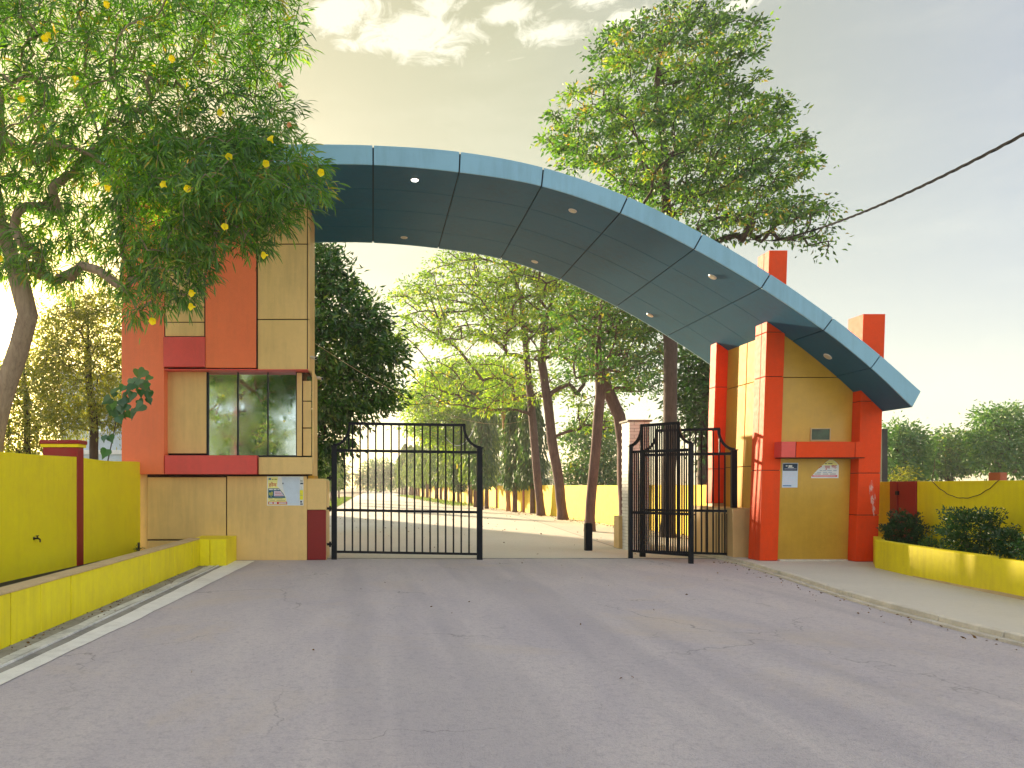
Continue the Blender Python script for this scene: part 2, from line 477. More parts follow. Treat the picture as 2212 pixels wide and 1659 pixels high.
def leaf_arrays(pos, d, rng, length, width, fold=.25, curl=.0, strip=False):
    """pos,d: (n,3). Short leaves: folded diamond; strip: long curved blade."""
    n = len(pos)
    r = unit(rng.normal(size=(n, 3)))
    s = unit(np.cross(d, r)); nn = np.cross(s, d)
    Ln = (length * rng.uniform(.65, 1.25, n))[:, None]; W = width * Ln / length
    if not strip:
        v = np.stack([pos, pos + d * Ln * .45 - s * W / 2 + nn * W * fold, pos + d * Ln - nn * W * curl, pos + d * Ln * .45 + s * W / 2 + nn * W * fold], 1)
        k = 4
        f = np.array([0, 1, 2, 0, 2, 3]); tot = np.array([3, 3])
    else:
        down = np.array([0, 0, -1.0])
        c1 = pos + d * Ln * .35
        d2 = unit(d + down * curl * .7); c2 = c1 + d2 * Ln * .35
        d3 = unit(d2 + down * curl * .9); c3 = c2 + d3 * Ln * .3
        v = np.stack([pos, c1 - s * W / 2, c1 + s * W / 2, c2 - s * W * .42, c2 + s * W * .42, c3], 1)
        k = 6
        f = np.array([0, 2, 1, 1, 2, 4, 3, 3, 4, 5]); tot = np.array([3, 4, 3])
    verts = v.reshape(-1, 3)
    loops = (f[None, :] + (np.arange(n) * k)[:, None]).ravel()
    totals = np.tile(tot, n)
    starts = np.concatenate([[0], np.cumsum(totals)[:-1]])
    return verts, loops, starts, totals, k


def leaf_object(name, pos, d, rng, mat, length, width, parent, origin, tint=None, **kw):
    v, l, st, to, k = leaf_arrays(pos, d, rng, length, width, **kw)
    if tint is None: tint = rng.beta(2, 2.4, len(pos))
    me = mesh_from(name, v - np.array(origin)[None, :], l, st, to, mat, np.repeat(tint, k))
    o = bpy.data.objects.new(name, me)
    COL.objects.link(o)
    if parent is not None:
        o.parent = parent
        o.location = Vector(origin) - wloc(parent)
    else:
        o.location = origin
    return o


def in_poly(px, py, poly):
    inside = False
    n = len(poly)
    for i in range(n):
        x1, y1 = poly[i]; x2, y2 = poly[(i + 1) % n]
        if (y1 > py) != (y2 > py) and px < (x2 - x1) * (py - y1) / (y2 - y1) + x1: inside = not inside
    return inside


def row_extent(py, poly):
    xs = []
    n = len(poly)
    for i in range(n):
        x1, y1 = poly[i]; x2, y2 = poly[(i + 1) % n]
        if (y1 > py) != (y2 > py): xs.append((x2 - x1) * (py - y1) / (y2 - y1) + x1)
    return min(xs), max(xs)


def poly_tips(poly, Yc, n, rng, depth=.8, maxd=3.5):
    """points spread evenly through a crown whose outline is poly; the crown is as deep as it is wide"""
    x0, x1 = min(p[0] for p in poly), max(p[0] for p in poly)
    y0, y1 = min(p[1] for p in poly), max(p[1] for p in poly)
    out = np.zeros((0, 3))
    while len(out) < n:
        best, bd = None, -1
        for _ in range(5):
            for _ in range(60):
                px, py = rng.uniform(x0, x1), rng.uniform(y0, y1)
                if in_poly(px, py, poly): break
            xl, xr = row_extent(py, poly)
            hw = max((xr - xl) / 2, 1); u = (px - (xl + xr) / 2) / hw
            dm = min(depth * hw * Yc / F * math.sqrt(max(0, 1 - u * u)) + .15, maxd)
            Y = Yc + rng.uniform(-1, 1) * dm
            p = np.array(at(px, py, Y))
            dd = 1e9 if len(out) == 0 else np.min(np.sum((out - p) ** 2, 1))
            if dd > bd: best, bd = p, dd
        out = np.vstack([out, best])
    return out


def grow(trunk, tips, rng, r_base, r_tip=.006, asc=.8, bow=.25, jit=.05):
    """skeleton linking every tip to the nearest fitting node; returns nodes, parent, radius"""
    P = [np.array(p, float) for p in trunk]
    # refine trunk
    fine = [P[0]]
    for a, b in zip(P[:-1], P[1:]):
        m = max(1, int(np.linalg.norm(b - a) / .5))
        for i in range(1, m + 1): fine.append(a + (b - a) * i / m + rng.normal(0, .012, 3) * (i < m))
    nodes = list(fine); par = [-1] + list(range(len(fine) - 1)); first_h = fine[0][2] + .30 * (fine[-1][2] - fine[0][2])
    top = fine[-1]
    order = np.argsort([np.min(np.linalg.norm(np.array(fine) - t, axis=1)) for t in tips])
    for ti in order:
        t = tips[ti]
        N = np.array(nodes); d = np.linalg.norm(N - t, axis=1)
        cost = d * (1 + asc * np.maximum(0, (N[:, 2] - t[2] + .15 * d)) / np.maximum(d, .05)) + 3 * (N[:, 2] < first_h)
        i = int(np.argmin(cost)); a = nodes[i]; D = d[i]
        if D < .05: continue
        m = max(2, min(6, int(D / .35)))
        pd = unit(a - nodes[par[i]]) if par[i] >= 0 else np.array([0, 0, 1.0])
        ctrl = a + (unit(t - a) * .6 + pd * .25 + np.array([0, 0, bow])) * D * .5
        prev = i
        for q in range(1, m + 1):
            u = q / m
            p = (1 - u) ** 2 * a + 2 * u * (1 - u) * ctrl + u * u * t
            if q < m: p = p + rng.normal(0, jit * D / m, 3)
            nodes.append(p); par.append(prev); prev = len(nodes) - 1
    n = len(nodes); cnt = np.zeros(n); ch = [[] for _ in range(n)]
    for i, p in enumerate(par):
        if p >= 0: ch[p].append(i)
    for i in range(n - 1, -1, -1):
        if not ch[i]: cnt[i] = 1
        if par[i] >= 0: cnt[par[i]] += cnt[i]
    # parents always precede children, so one backward sweep suffices
    e = math.log(max(r_base / r_tip, 1.01)) / math.log(max(cnt[0], 2))
    rad = r_tip * cnt ** e
    return np.array(nodes), par, rad, ch, cnt


def skeleton_mesh(name, nodes, par, rad, ch, cnt, mat, parent, origin, flare=1.25):
    mb_v = []; mb_f = []
    starts = [0]
    base = 0
    stack = [(0, None)]
    while stack:
        i, fromp = stack.pop()
        path = [] if fromp is None else [fromp]
        j = i
        while True:
            path.append(j)
            if not ch[j]: break
            best = max(ch[j], key=lambda c: cnt[c])
            for c in ch[j]:
                if c != best: stack.append((c, j))
            j = best
        if len(path) < 2: continue
        pts = nodes[path]; rr = rad[path].copy()
        if fromp is not None: rr[0] = min(rr[0], rr[1] * 1.25)
        else: rr[0] *= flare
        k = 10 if rr.max() > .09 else (6 if rr.max() > .03 else 4 if rr.max() > .012 else 3)
        t = np.gradient(pts, axis=0); t = unit(t)
        ref = np.array([.31, .22, .9]); ref2 = np.array([1, .1, 0])
        u = np.cross(t, ref); bad = np.linalg.norm(u, axis=1) < .15
        u[bad] = np.cross(t[bad], ref2); u = unit(u)
        # parallel-ish frames
        for q in range(1, len(pts)):
            uu = u[q - 1] - t[q] * np.dot(u[q - 1], t[q]); u[q] = uu / max(np.linalg.norm(uu), 1e-6)
        w = np.cross(t, u)
        angs = np.arange(k) * 2 * np.pi / k
        ring = pts[:, None, :] + (u[:, None, :] * np.cos(angs)[None, :, None] + w[:, None, :] * np.sin(angs)[None, :, None]) * rr[:, None, None]
        mb_v.append(ring.reshape(-1, 3))
        m = len(pts)
        a = np.arange(m - 1)[:, None] * k; b = np.arange(k)[None, :]; b2 = (b + 1) % k
        q4 = np.stack([a + b, a + b2, a + k + b2, a + k + b], -1).reshape(-1, 4) + base
        mb_f.append(q4); base += m * k
    V = np.vstack(mb_v) - np.array(origin)[None, :]; Q = np.vstack(mb_f)
    me = mesh_from(name, V, Q.ravel(), np.arange(len(Q)) * 4, np.full(len(Q), 4), mat)
    me.polygons.foreach_set('use_smooth', [True] * len(me.polygons))
    o = bpy.data.objects.new(name, me); COL.objects.link(o)
    o.parent = parent; o.location = Vector(origin) - wloc(parent)
    return o


def tree(name, label, trunk, crowns, leafm, barkm, r_base, seed, group=None, cat='tree', llen=.14, lwid=.055, spread=.45, per=40,
         droop=.5, strip=False, curl=.1, asc=.8, bow=.25, r_tip=.006, squash=.7, depth=.8, maxd=3.5, along=6, chaos=.6, tufty=.16):
    """crowns: list of (outline, centre depth, number of twigs, leaves per twig)"""
    rng = np.random.default_rng(seed)
    org = Vector(trunk[0]); org.z = max(0, org.z)
    root = empty(name, org, label, cat, group)
    tips = []; pers = []
    for c in crowns:
        t = poly_tips(c[0], c[1], c[2], rng, depth, maxd)
        tips.append(t); pers += [c[3] if len(c) > 3 else per] * len(t)
    tips = np.vstack(tips); pers = np.array(pers)
    nodes, par, rad, ch, cnt = grow(trunk, tips, rng, r_base, r_tip, asc, bow)
    skeleton_mesh('trunk', nodes, par, rad, ch, cnt, barkm, root, org)
    # leaves: gaussian tufts round each tip plus some along the thin branches
    idx = np.repeat(np.arange(len(tips)), pers)
    off = rng.normal(0, 1, (len(idx), 3)) * np.array([spread, spread, spread * squash]) * (rng.uniform(.5, 1.2, len(tips))[idx])[:, None]
    pos = tips[idx] + off
    cen = tips.mean(0)
    d = unit(unit(off) * .8 + unit(tips[idx] - cen) * .4 + rng.normal(0, chaos, off.shape) + np.array([0, 0, -droop]))
    thin = np.where((rad < r_tip * 4) & (np.array(par) >= 0))[0]
    if along and len(thin):
        ii = np.repeat(thin, along)
        pp = nodes[ii] + rng.normal(0, spread * .35, (len(ii), 3))
        dd = unit(rng.normal(0, .7, pp.shape) + np.array([0, 0, -droop]))
        pos = np.vstack([pos, pp]); d = np.vstack([d, dd])
    clump = rng.uniform(-tufty, tufty, len(tips))
    tint = rng.beta(2.2, 2.4, len(pos)); tint[:len(idx)] = np.clip(tint[:len(idx)] + clump[idx], 0, 1)
    leaf_object('crown', pos, d, rng, leafm, llen, lwid, root, org, tint=tint, strip=strip, curl=curl)
    return root


def copy_tree(o, loc, rz, label=None, scale=None, group=None):
    c = o.copy(); COL.objects.link(c)
    c.location = loc; c.rotation_euler = (0, 0, rz)
    if scale: c.scale = scale if hasattr(scale, '__len__') else (scale,) * 3
    if label: c['label'] = label
    if group: c['group'] = group
    for k in o.children:
        kc = k.copy(); COL.objects.link(kc); kc.parent = c
        for q in k.children:
            qc = q.copy(); COL.objects.link(qc); qc.parent = kc
    return c


def struct(name, mb, mat, bevel=0, label=None):
    o = mb.build(name, mat, None, bevel)
    o['kind'] = 'structure'
    if label: o['label'] = label
    return o


def sheet(name, poly, z, mat):
    return struct(name, MB().add([(x, y, z) for x, y in poly], [tuple(range(len(poly)))]), mat)


# ------------------------------------------------------------------ ground, roads, pavement
sheet('ground', [(-260, -90), (300, -90), (300, 520), (-260, 520)], -.02, M['ground'])


def wallX(Y): return 9.87 - (Y - 29.8) * .036       # far yellow wall, running along the inner road


kerb_line = [(8.1, -30), (6.75, 0), (6.52, 4), (6.49, 7.38), (6.53, 8.8), (6.69, 10.4), (7.10, 12.67), (7.5, 15.3), (7.62, 17.0)]


def crv(pts, n=6):
    out = []
    P = [pts[0]] + list(pts) + [pts[-1]]
    for i in range(1, len(P) - 2):
        for k in range(n):
            t = k / n
            out.append(tuple(.5 * ((2 * P[i][a]) + (-P[i - 1][a] + P[i + 1][a]) * t + (2 * P[i - 1][a] - 5 * P[i][a] + 4 * P[i + 1][a] - P[i + 2][a]) * t * t
                                   + (-P[i - 1][a] + 3 * P[i][a] - 3 * P[i + 1][a] + P[i + 2][a]) * t ** 3) for a in range(len(pts[0]))))
    out.append(tuple(pts[-1]))
    return out


KL = crv(kerb_line)
sheet('road', [(-40, -60), (8.6, -60)] + [(x + .05, y) for x, y in KL if y < 16.3] + [(7.6, 16.35), (-4.2, 16.35), (-4.3, 2), (-40, 2)], 0, M['asphalt'])
inner = [(-1.2, 16.35), (7.6, 16.35), (6.35, 19.5), (6.6, 23), (7.24, 31), (7.85, 40), (8.1, 60), (7.3, 90), (5.6, 140), (4.5, 220), (-1.5, 220), (-2.6, 120), (-2.7, 60), (-2.6, 30), (-2.2, 20)]
sheet('inner_road', inner, .003, M['inner_road'])
sheet('side_path', [(7.6, 16.35), (14, 16.35), (14, 24), (wallX(24), 24), (wallX(60), 60), (8.1, 60), (7.85, 40), (7.24, 31), (6.6, 23), (6.35, 19.5)], .012, M['pavement'])
sheet('verge', [(8.1, 60), (wallX(60) + .3, 60), (wallX(150), 150), (4.9, 200), (5.6, 140), (7.3, 90)], .007, M['verge'])
sheet('verge', [(-1.2, 17.5), (-2.2, 20), (-2.6, 30), (-2.7, 60), (-2.6, 120), (-1.5, 220), (-14, 220), (-9, 60), (-7, 17.5)], .007, M['verge'])

# threshold joint between the two surfaces
struct('threshold_strip', MB().box(-1.0, 7.6, 16.28, 16.40, -.01, .007), M['gutter'])

hz = MB().box(-262, 302, -92, 522, -1.02, 24).build('haze', M['ground'], None)
hz.data.materials.clear()
hm = bpy.data.materials.new('haze'); hm.use_nodes = True
hm.node_tree.nodes.clear()
hv = hm.node_tree.nodes.new('ShaderNodeVolumePrincipled'); hv.inputs['Color'].default_value = (.95, .93, .90, 1); hv.inputs['Density'].default_value = .0009; hv.inputs['Anisotropy'].default_value = .35
ho = hm.node_tree.nodes.new('ShaderNodeOutputMaterial'); hm.node_tree.links.new(hv.outputs[0], ho.inputs['Volume'])
hz.data.materials.append(hm)
tag(hz, 'thin evening haze filling the whole place', None, None, 'stuff')

# raised pavement to the right and its kerb stones
pav = [(x + .13, y) for x, y in KL] + [(14, 17.0), (14, -30)]
struct('pavement', MB().prism([(x, y) for x, y in pav][::-1][::-1], -.01, .085), M['pavement'])
kerb_root = bpy.data.objects.new('kerb', None); COL.objects.link(kerb_root); kerb_root.location = (6.6, 8, 0)
kerb_root['kind'] = 'structure'
# cut the kerb line into stones of about 0.9 m
seglen = [0]
for a, b in zip(KL[:-1], KL[1:]): seglen.append(seglen[-1] + math.dist(a, b))
tot = seglen[-1]


def kl(s):
    xs = np.interp(s, seglen, [p[0] for p in KL]); ys = np.interp(s, seglen, [p[1] for p in KL])
    return float(xs), float(ys)


random.seed(4)
s0 = seglen[next(i for i, p in enumerate(KL) if p[1] > 1)]
s = s0
while s < tot - .05:
    e = min(s + .92, tot)
    pts = [kl(s + (e - s) * q / 3 + (.006 if q == 0 else -.006 if q == 3 else 0)) for q in range(4)]
    dx = random.uniform(-.006, .006); zt = .095 + random.uniform(-.004, .004)
    MB().prism([(x + .145 + dx, y) for x, y in pts][::-1] + [(x + .045 + dx, y) for x, y in pts], -.01, zt).xf(lambda v: v).build('kerb_stone', M['kerb'], kerb_root, bevel=.008)
    MB().prism([(x + .045 + dx, y) for x, y in pts][::-1] + [(x - .03 + dx, y) for x, y in pts], -.01, .035).build('kerb_stone', M['kerb'], kerb_root, bevel=.006)
    s = e

# gutter and white line on the left
PLN0, PLN1 = (-3.63, 7.21), (-3.45, 15.95)     # foot of the left planter front


def plx(Y): return PLN0[0] + (PLN1[0] - PLN0[0]) * (Y - PLN0[1]) / (PLN1[1] - PLN0[1])


rngg = np.random.default_rng(3)


def ribbon(name, fa_, fb_, y0, y1, z, mat, wob=.01, n=40):
    ys = np.linspace(y0, y1, n)
    A = [(fa_(y) + rngg.normal(0, wob), y) for y in ys]; B = [(fb_(y) + rngg.normal(0, wob), y) for y in ys]
    mb = MB(); mb.add([(x, y, z) for x, y in A] + [(x, y, z) for x, y in B], [(i, n + i, n + i + 1, i + 1) for i in range(n - 1)])
    return struct(name, mb, mat)


def wl_out(y): return float(np.interp(y, [-2, 5.93, 9, 12, 15.8], [-3.2, -2.98, -2.80, -2.66, -2.50]))
def wl_in(y): return float(np.interp(y, [-2, 6.37, 9, 12, 15.8], [-3.36, -3.17, -3.07, -3.02, -2.98]))


ribbon('gutter', lambda y: plx(y) - .05, lambda y: wl_in(y) + .02, -2, 15.9, .004, M['gutter'], .004)
ribbon('gutter_screed', lambda y: plx(y) + .20, lambda y: plx(y) + .33, -2, 15.85, .009, M['gutter_light'], .014)
ribbon('white_line', wl_in, wl_out, -2, 15.8, .008, M['white_line'], .007)
struct('gutter_edge', MB().prism([(plx(-2) + .33, -2), (plx(-2) + .37, -2), (plx(15.8) + .40, 15.8), (plx(15.8) + .37, 15.8)], 0, .022), M['gutter_light'], .004)

# ------------------------------------------------------------------ left planter and boundary wall
pl = empty('planter', (plx(9), 9, 0), 'low yellow planter wall with vertical tile joints along the left gutter', 'planter')
ybr = [2.0, 3.2, 4.4, 5.5]
for px in (24, 88, 154, 242, 325, 377, 413, 430):
    # meet of the ray through px with the planter foot line
    k = (px - PX0) / F
    ybr.append((PLN0[0] - (PLN1[0] - PLN0[0]) / (PLN1[1] - PLN0[1]) * PLN0[1]) / (k - (PLN1[0] - PLN0[0]) / (PLN1[1] - PLN0[1])))
ybr = sorted(ybr)
PH = .545
for a, b in zip(ybr[:-1], ybr[1:]):
    j = random.uniform(-.004, .004)
    MB().prism([(plx(a) - .03 + j, a + .013), (plx(a) + j, a + .013), (plx(b) + j, b - .013), (plx(b) - .03 + j, b - .013)], 0, PH - .012 + random.uniform(-.004, .003)).build('panel', M['yellow_tile'], pl, bevel=.006)
    c = MB().prism([(plx(a) - .20, a), (plx(a) + .012 + j, a + .002), (plx(b) + .012 + j, b - .002), (plx(b) - .20, b)], PH - .012, PH + .018)
    c.build('coping', M['plaster_cap'], pl, bevel=.006)
yE = ybr[-1]
MB().prism([(plx(2) - .19, 2), (plx(2) - .028, 2), (plx(yE) - .028, yE), (plx(yE) - .19, yE)], 0, PH - .014).build('core_wall', M['gutter'], pl)
MB().box(X_(430, yE), X_(452, yE), yE, yE + .03, 0, PH - .01).build('panel', M['yellow_tile'], pl, bevel=.006)
MB().box(X_(454, yE), X_(487, yE), yE, yE + .03, 0, PH - .01).build('panel', M['yellow_tile'], pl, bevel=.006)
MB().box(X_(430, yE) - .2, X_(488, yE), yE + .03, 15.97, 0, PH - .013).build('end_block', M['yellow_tile'], pl)


def wlx(Y): return -4.95 + (Y - 16) * .43 / 5.3


sheet('planting_bed', [(wlx(2) - .05, 2), (plx(2) - .15, 2), (plx(15.9) - .15, 15.9), (wlx(15.9) - .05, 15.9)], .2, M['soil'])
bw = empty('boundary_wall', (wlx(12), 12, .2), 'yellow boundary wall with a dark red pillar, running up to the orange tower on the left', 'wall')
PYA, PYB = 13.0, 13.27
for a, b in ((2.0, PYA), (PYB, 15.83)):
    n = 10
    ys = np.linspace(a, b, n)
    zt = [2.10 + (.015 * math.sin(y * 2.1)) for y in ys]
    mb = MB()
    for (y1, y2, z1, z2) in zip(ys[:-1], ys[1:], zt[:-1], zt[1:]):
        pass
    vs = []
    for y, z in zip(ys, zt): vs += [(wlx(y) - .16, y, .1), (wlx(y), y, .1), (wlx(y), y, z), (wlx(y) - .16, y, z)]
    fs = [(0, 1, 2, 3), tuple(4 * (n - 1) + q for q in (3, 2, 1, 0))]
    for i in range(n - 1):
        for q in range(4): fs.append((4 * i + q, 4 * i + 4 + q, 4 * i + 4 + (q + 1) % 4, 4 * i + (q + 1) % 4))
    mb.add(vs, fs).build('wall_panel', M['yellow'], bw, bevel=.006)
pil = MB().box(X_(92, PYA), X_(168, PYA), PYA, PYB, .1, Z_(966, PYA)).build('pillar', M['dark_red'], bw, bevel=.008)
MB().box(X_(89, PYA), X_(172, PYA), PYA - .03, PYB + .03, Z_(966, PYA), Z_(959, PYA)).build('band', M['yellow'], pil, bevel=.004)
MB().box(X_(87, PYA), X_(174, PYA), PYA - .05, PYB + .05, Z_(959, PYA), Z_(950.5, PYA)).build('cap', M['dark_red'], pil, bevel=.01)

# tap on the yellow wall
ty = 12.0 * (-.0) + 11.6
k = (73 - PX0) / F
ty = (-4.95 - 16 * .43 / 5.3) / (k - .43 / 5.3)
tp = empty('water_tap', (wlx(ty), ty, Z_(1163, ty)), 'small black water tap on the yellow boundary wall', 'tap')
tz = Z_(1163, ty); tx = wlx(ty)
MB().tube([(tx - .01, ty, tz), (tx + .07, ty, tz), (tx + .10, ty, tz - .02), (tx + .10, ty, tz - .06)], [.014, .014, .013, .012], 8).build('spout', M['black_iron'], tp, smooth=True)
MB().tube([(tx + .055, ty, tz), (tx + .055, ty, tz + .035)], .009, 8).tube([(tx + .055, ty - .045, tz + .04), (tx + .055, ty + .045, tz + .04)], .008, 6).build('handle', M['black_iron'], tp)
MB().tube([(tx, ty, tz), (tx + .008, ty, tz)], .026, 12).build('flange', M['black_iron'], tp)

# ------------------------------------------------------------------ left tower
TW = empty('gate_tower', (X_(470, 16), 16.5, 0), 'tall orange and beige panelled tower with a mirrored window under the arch left end', 'tower')
TYU = 15.8          # front of the upper cladding
TYW = 16.12         # plane of the window storey
TYB = 16.0          # plane of the base
SOF = 7.66


def slab(name, px0, px1, py0, py1, Y, th, mat, gap=.012, bevel=.006):
    """cladding sheet whose front face fills the given outline at distance Y"""
    return MB().box(X_(px0, Y) + gap / 2, X_(px1, Y) - gap / 2, Y, Y + th, Z_(py1, Y) + gap / 2, Z_(py0, Y) - gap / 2).build(name, mat, TW, bevel=bevel)


def slabz(name, px0, px1, z1, py1, Y, th, mat, gap=.012, bevel=.006):
    return MB().box(X_(px0, Y) + gap / 2, X_(px1, Y) - gap / 2, Y, Y + th, Z_(py1, Y) + gap / 2, z1).build(name, mat, TW, bevel=bevel)


Yb = 17.3
# dark structure behind the sheets, visible only in the joints
core = MB()
core.box(X_(264, TYU) + .02, X_(668, TYU) - .03, TYU + .035, Yb - .02, Z_(796, TYU) + .05, SOF)
core.box(X_(264, TYU) + .02, X_(655, TYU) - .05, TYW + .10, Yb - .02, Z_(1020, TYB), Z_(796, TYU) + .1)
core.box(X_(318, TYB), X_(664, TYB) - .04, TYB + .03, Yb - .02, 0, Z_(1022, TYB))
core.box(X_(664, TYB) - .06, X_(702, TYB), TYB + .03, Yb - .05, 0, Z_(1042, TYB))
core.build('structural_core', M['joint'], TW)
MB().box(-5.2, -2.6, Yb, 18.4, 0, SOF).build('rear_block', M['beige'], TW)
# orange corner sheets, in two pieces
slabz('cladding_panel', 262, 355, SOF, 1025, TYU, .34, M['orange'])
MB().box(X_(262, TYU), X_(264, TYU), TYU + .345, Yb, Z_(1025, TYU), SOF).build('side_cladding', M['orange'], TW)
slabz('cladding_panel', 443, 553.5, SOF, 795, TYU - .02, .06, M['orange'])
# recessed beige channel
ys_ = [727, 696, 663, 630, 595, 561, 527, 493]
for a, b in zip(ys_[:-1], ys_[1:]): slab('channel_panel', 356, 442, b, a, TYU + .008, .024, M['beige'], .02, .004)
slabz('channel_panel', 356, 442, SOF, 493, TYU + .008, .024, M['beige'], .02, .004)
slab('accent_panel', 352, 443, 727, 793, TYU - .05, .12, M['rose'])
# beige column of sheets
for a, b in ((799, 690), (690, 527)): slab('cladding_panel', 556, 664, b, a, TYU, .03, M['beige'], .022)
slabz('cladding_panel', 556, 664, SOF, 527, TYU, .03, M['beige'], .022)
# side face: one long sheet per storey
xs = X_(668, TYU)
for a, b in ((800, 690), (690, 527)):
    MB().box(xs - .03, xs, TYU + .004, Yb, Z_(a, TYU) + .008, Z_(b, TYU) - .008).build('side_cladding', M['beige'], TW, bevel=.004)
MB().box(xs - .03, xs, TYU + .004, Yb, Z_(527, TYU) + .008, SOF).build('side_cladding', M['beige'], TW, bevel=.004)
MB().box(X_(664, TYU) - .01, xs - .032, TYU + .01, TYU + .03, Z_(799, TYU), SOF).build('corner_trim', M['joint'], TW)
# underside of the overhang
MB().box(X_(355, TYU), xs - .032, TYU + .004, TYW + .02, Z_(799, TYU) - .004, Z_(799, TYU) + .02).build('overhang_soffit', M['rose'], TW)
# window storey
slab('cladding_panel', 361, 446, 797, 980, TYW - .05, .05, M['beige'])
slab('cladding_panel', 641, 652, 805, 985, TYW - .04, .05, M['beige'], .006, .003)
for a, b in ((822, 866), (867, 924), (925, 985)): slab('cladding_panel', 654, 673, a, b, TYW + .02, .04, M['beige'], .014, .004)
MB().box(X_(674, TYW), X_(674, TYW) + .03, TYW + .03, Yb, Z_(1028, TYW), Z_(800, TYW)).build('side_cladding', M['beige'], TW)


def glass_mat():
    m, gg, b = principled('mirror_film_glass')
    geo = gg.n('ShaderNodeNewGeometry'); P = geo.outputs['Position']
    gr = gg.noise(gg.vmath('MULTIPLY', P, (1, 1, .6)), 3, 5, .7)
    b.inputs['Base Color'].default_value = (.60, .66, .70, 1)
    b.inputs['Metallic'].default_value = 1
    gg.put(b.inputs['Roughness'], gg.ramp(gr, [(.4, (.02,) * 3), (.8, (.14,) * 3)]))
    bp = gg.n('ShaderNodeBump'); bp.inputs['Strength'].default_value = .06; bp.inputs['Distance'].default_value = .02
    gg.link(gg.noise(P, 1.6, 2, .5), bp.inputs['Height']); gg.link(bp.outputs[0], b.inputs['Normal'])
    return m


M['glass'] = glass_mat()
M['dark_glass'] = paint('dark_green_glass', (.03, .07, .03), .25, .5, 9)
win = empty('window', (X_(545, TYW), TYW, Z_(985, TYW)), None, None)
win.parent = TW; win.location = win.location - TW.location
fm = MB()
x0, x1, z0, z1 = X_(447, TYW), X_(643, TYW), Z_(987, TYW), Z_(799, TYW)
for (a, b) in ((447, 451), (512.5, 515.5), (577.5, 580), (639.5, 643)): fm.box(X_(a, TYW), X_(b, TYW), TYW - .03, TYW + .06, z0, z1)
fm.box(x0 + .04, x1 - .04, TYW - .028, TYW + .05, z0, z0 + .035).box(x0 + .04, x1 - .04, TYW - .028, TYW + .05, z1 - .035, z1)
fm.build('window_frame', M['blue_gap'], win)
for i, (a, b) in enumerate(((451, 512.5), (515.5, 577.5), (580, 639.5))):
    o = MB().box(X_(a, TYW) - .004, X_(b, TYW) + .004, TYW + .012, TYW + .020, z0 + .03, z1 - .03)
    tl = (.004, -.003, .002)[i]
    o.xf(lambda v: Vector((v.x, v.y + tl * (v.z - z0) / 2, v.z))).build('pane', M['glass'], win)
# bands below the window
slab('accent_panel', 355, 555, 983, 1025, TYU - .04, .30, M['rose'])
slab('cladding_panel', 558, 675, 987, 1025, TYU + .05, .25, M['beige'])
# base storey
slab('cladding_panel', 317, 489, 1030, 1166, TYB, .03, M['beige'], .02)
slab('cladding_panel', 317, 489, 1167, 1199, TYB + .01, .03, M['beige'], .02)
MB().box(X_(490.5, TYB), X_(663, TYB), TYB - .005, TYB + .03, 0.0, Z_(1029, TYB)).build('cladding_panel', M['beige'], TW, bevel=.005)
MB().box(X_(296, TYB), X_(317, TYB), TYB + .02, Yb - .02, 0, Z_(1024, TYU)).build('base_side', M['beige'], TW)
# rounded shoulder of the base beside the gate
bx0, bx1 = X_(663.5, TYB), X_(705, TYB); zt = Z_(1034, TYB)
poly = [(bx0, Z_(1101, TYB)), (bx1, Z_(1101, TYB))] + [(bx1 - .07 + .07 * math.cos(a), zt - .07 + .07 * math.sin(a)) for a in np.linspace(0, math.pi / 2, 6)] + [(bx0, zt)]
MB().prism_y(poly, TYB - .003, Yb - .1).build('base_shoulder', M['beige'], TW, bevel=.004)
MB().box(bx0 + .006, bx1 - .008, TYB - .012, TYB + .03, .01, Z_(1101, TYB) - .01).build('accent_panel', M['maroon'], TW, bevel=.004)
MB().box(bx0 + .03, bx1, TYB + .035, Yb - .1, 0, Z_(1101, TYB) - .004).build('base_side', M['plinth'], TW)
MB().box(X_(663, TYU), X_(676, TYU), TYU + .31, Yb, Z_(1029, TYU) - .07, Z_(1027, TYU)).build('ledge', M['side_yellow'], TW)

# ------------------------------------------------------------------ arch canopy
YF, YR = 14.0, 18.5
topj = [(60, 318), (240, 314), (430, 312), (619, 311.5), (806, 314), (994, 328), (1174, 362), (1356, 425), (1518, 505), (1664, 592), (1800, 687), (1902, 768), (1990, 846)]
botj = [(60, 360), (240, 357), (430, 355), (619, 355), (806, 356), (992, 372), (1170, 402), (1340, 460), (1500, 538), (1645, 622), (1780, 713), (1882, 795), (1972, 880)]
J0 = 0.75                                       # left end of the canopy in joint units
topw = [(X_(a, YF), Z_(b, YF)) for a, b in topj]
botw = [(X_(a, YF), Z_(b, YF)) for a, b in botj]
NS = 24


def catmull(P, n):
    Q = [P[0]] + P + [P[-1]]
    Q[0] = (2 * P[0][0] - P[1][0], 2 * P[0][1] - P[1][1]); Q[-1] = (2 * P[-1][0] - P[-2][0], 2 * P[-1][1] - P[-2][1])
    out = []
    for i in range(1, len(Q) - 2):
        for k_ in range(n):
            t = k_ / n
            out.append([.5 * ((2 * Q[i][a]) + (-Q[i - 1][a] + Q[i + 1][a]) * t + (2 * Q[i - 1][a] - 5 * Q[i][a] + 4 * Q[i + 1][a] - Q[i + 2][a]) * t * t
                              + (-Q[i - 1][a] + 3 * Q[i][a] - 3 * Q[i + 1][a] + Q[i + 2][a]) * t ** 3) for a in (0, 1)])
    out.append(list(P[-1]))
    return np.array(out)


TT, BB = catmull(topw, NS), catmull(botw, NS)
JT = np.arange(len(TT)) / NS


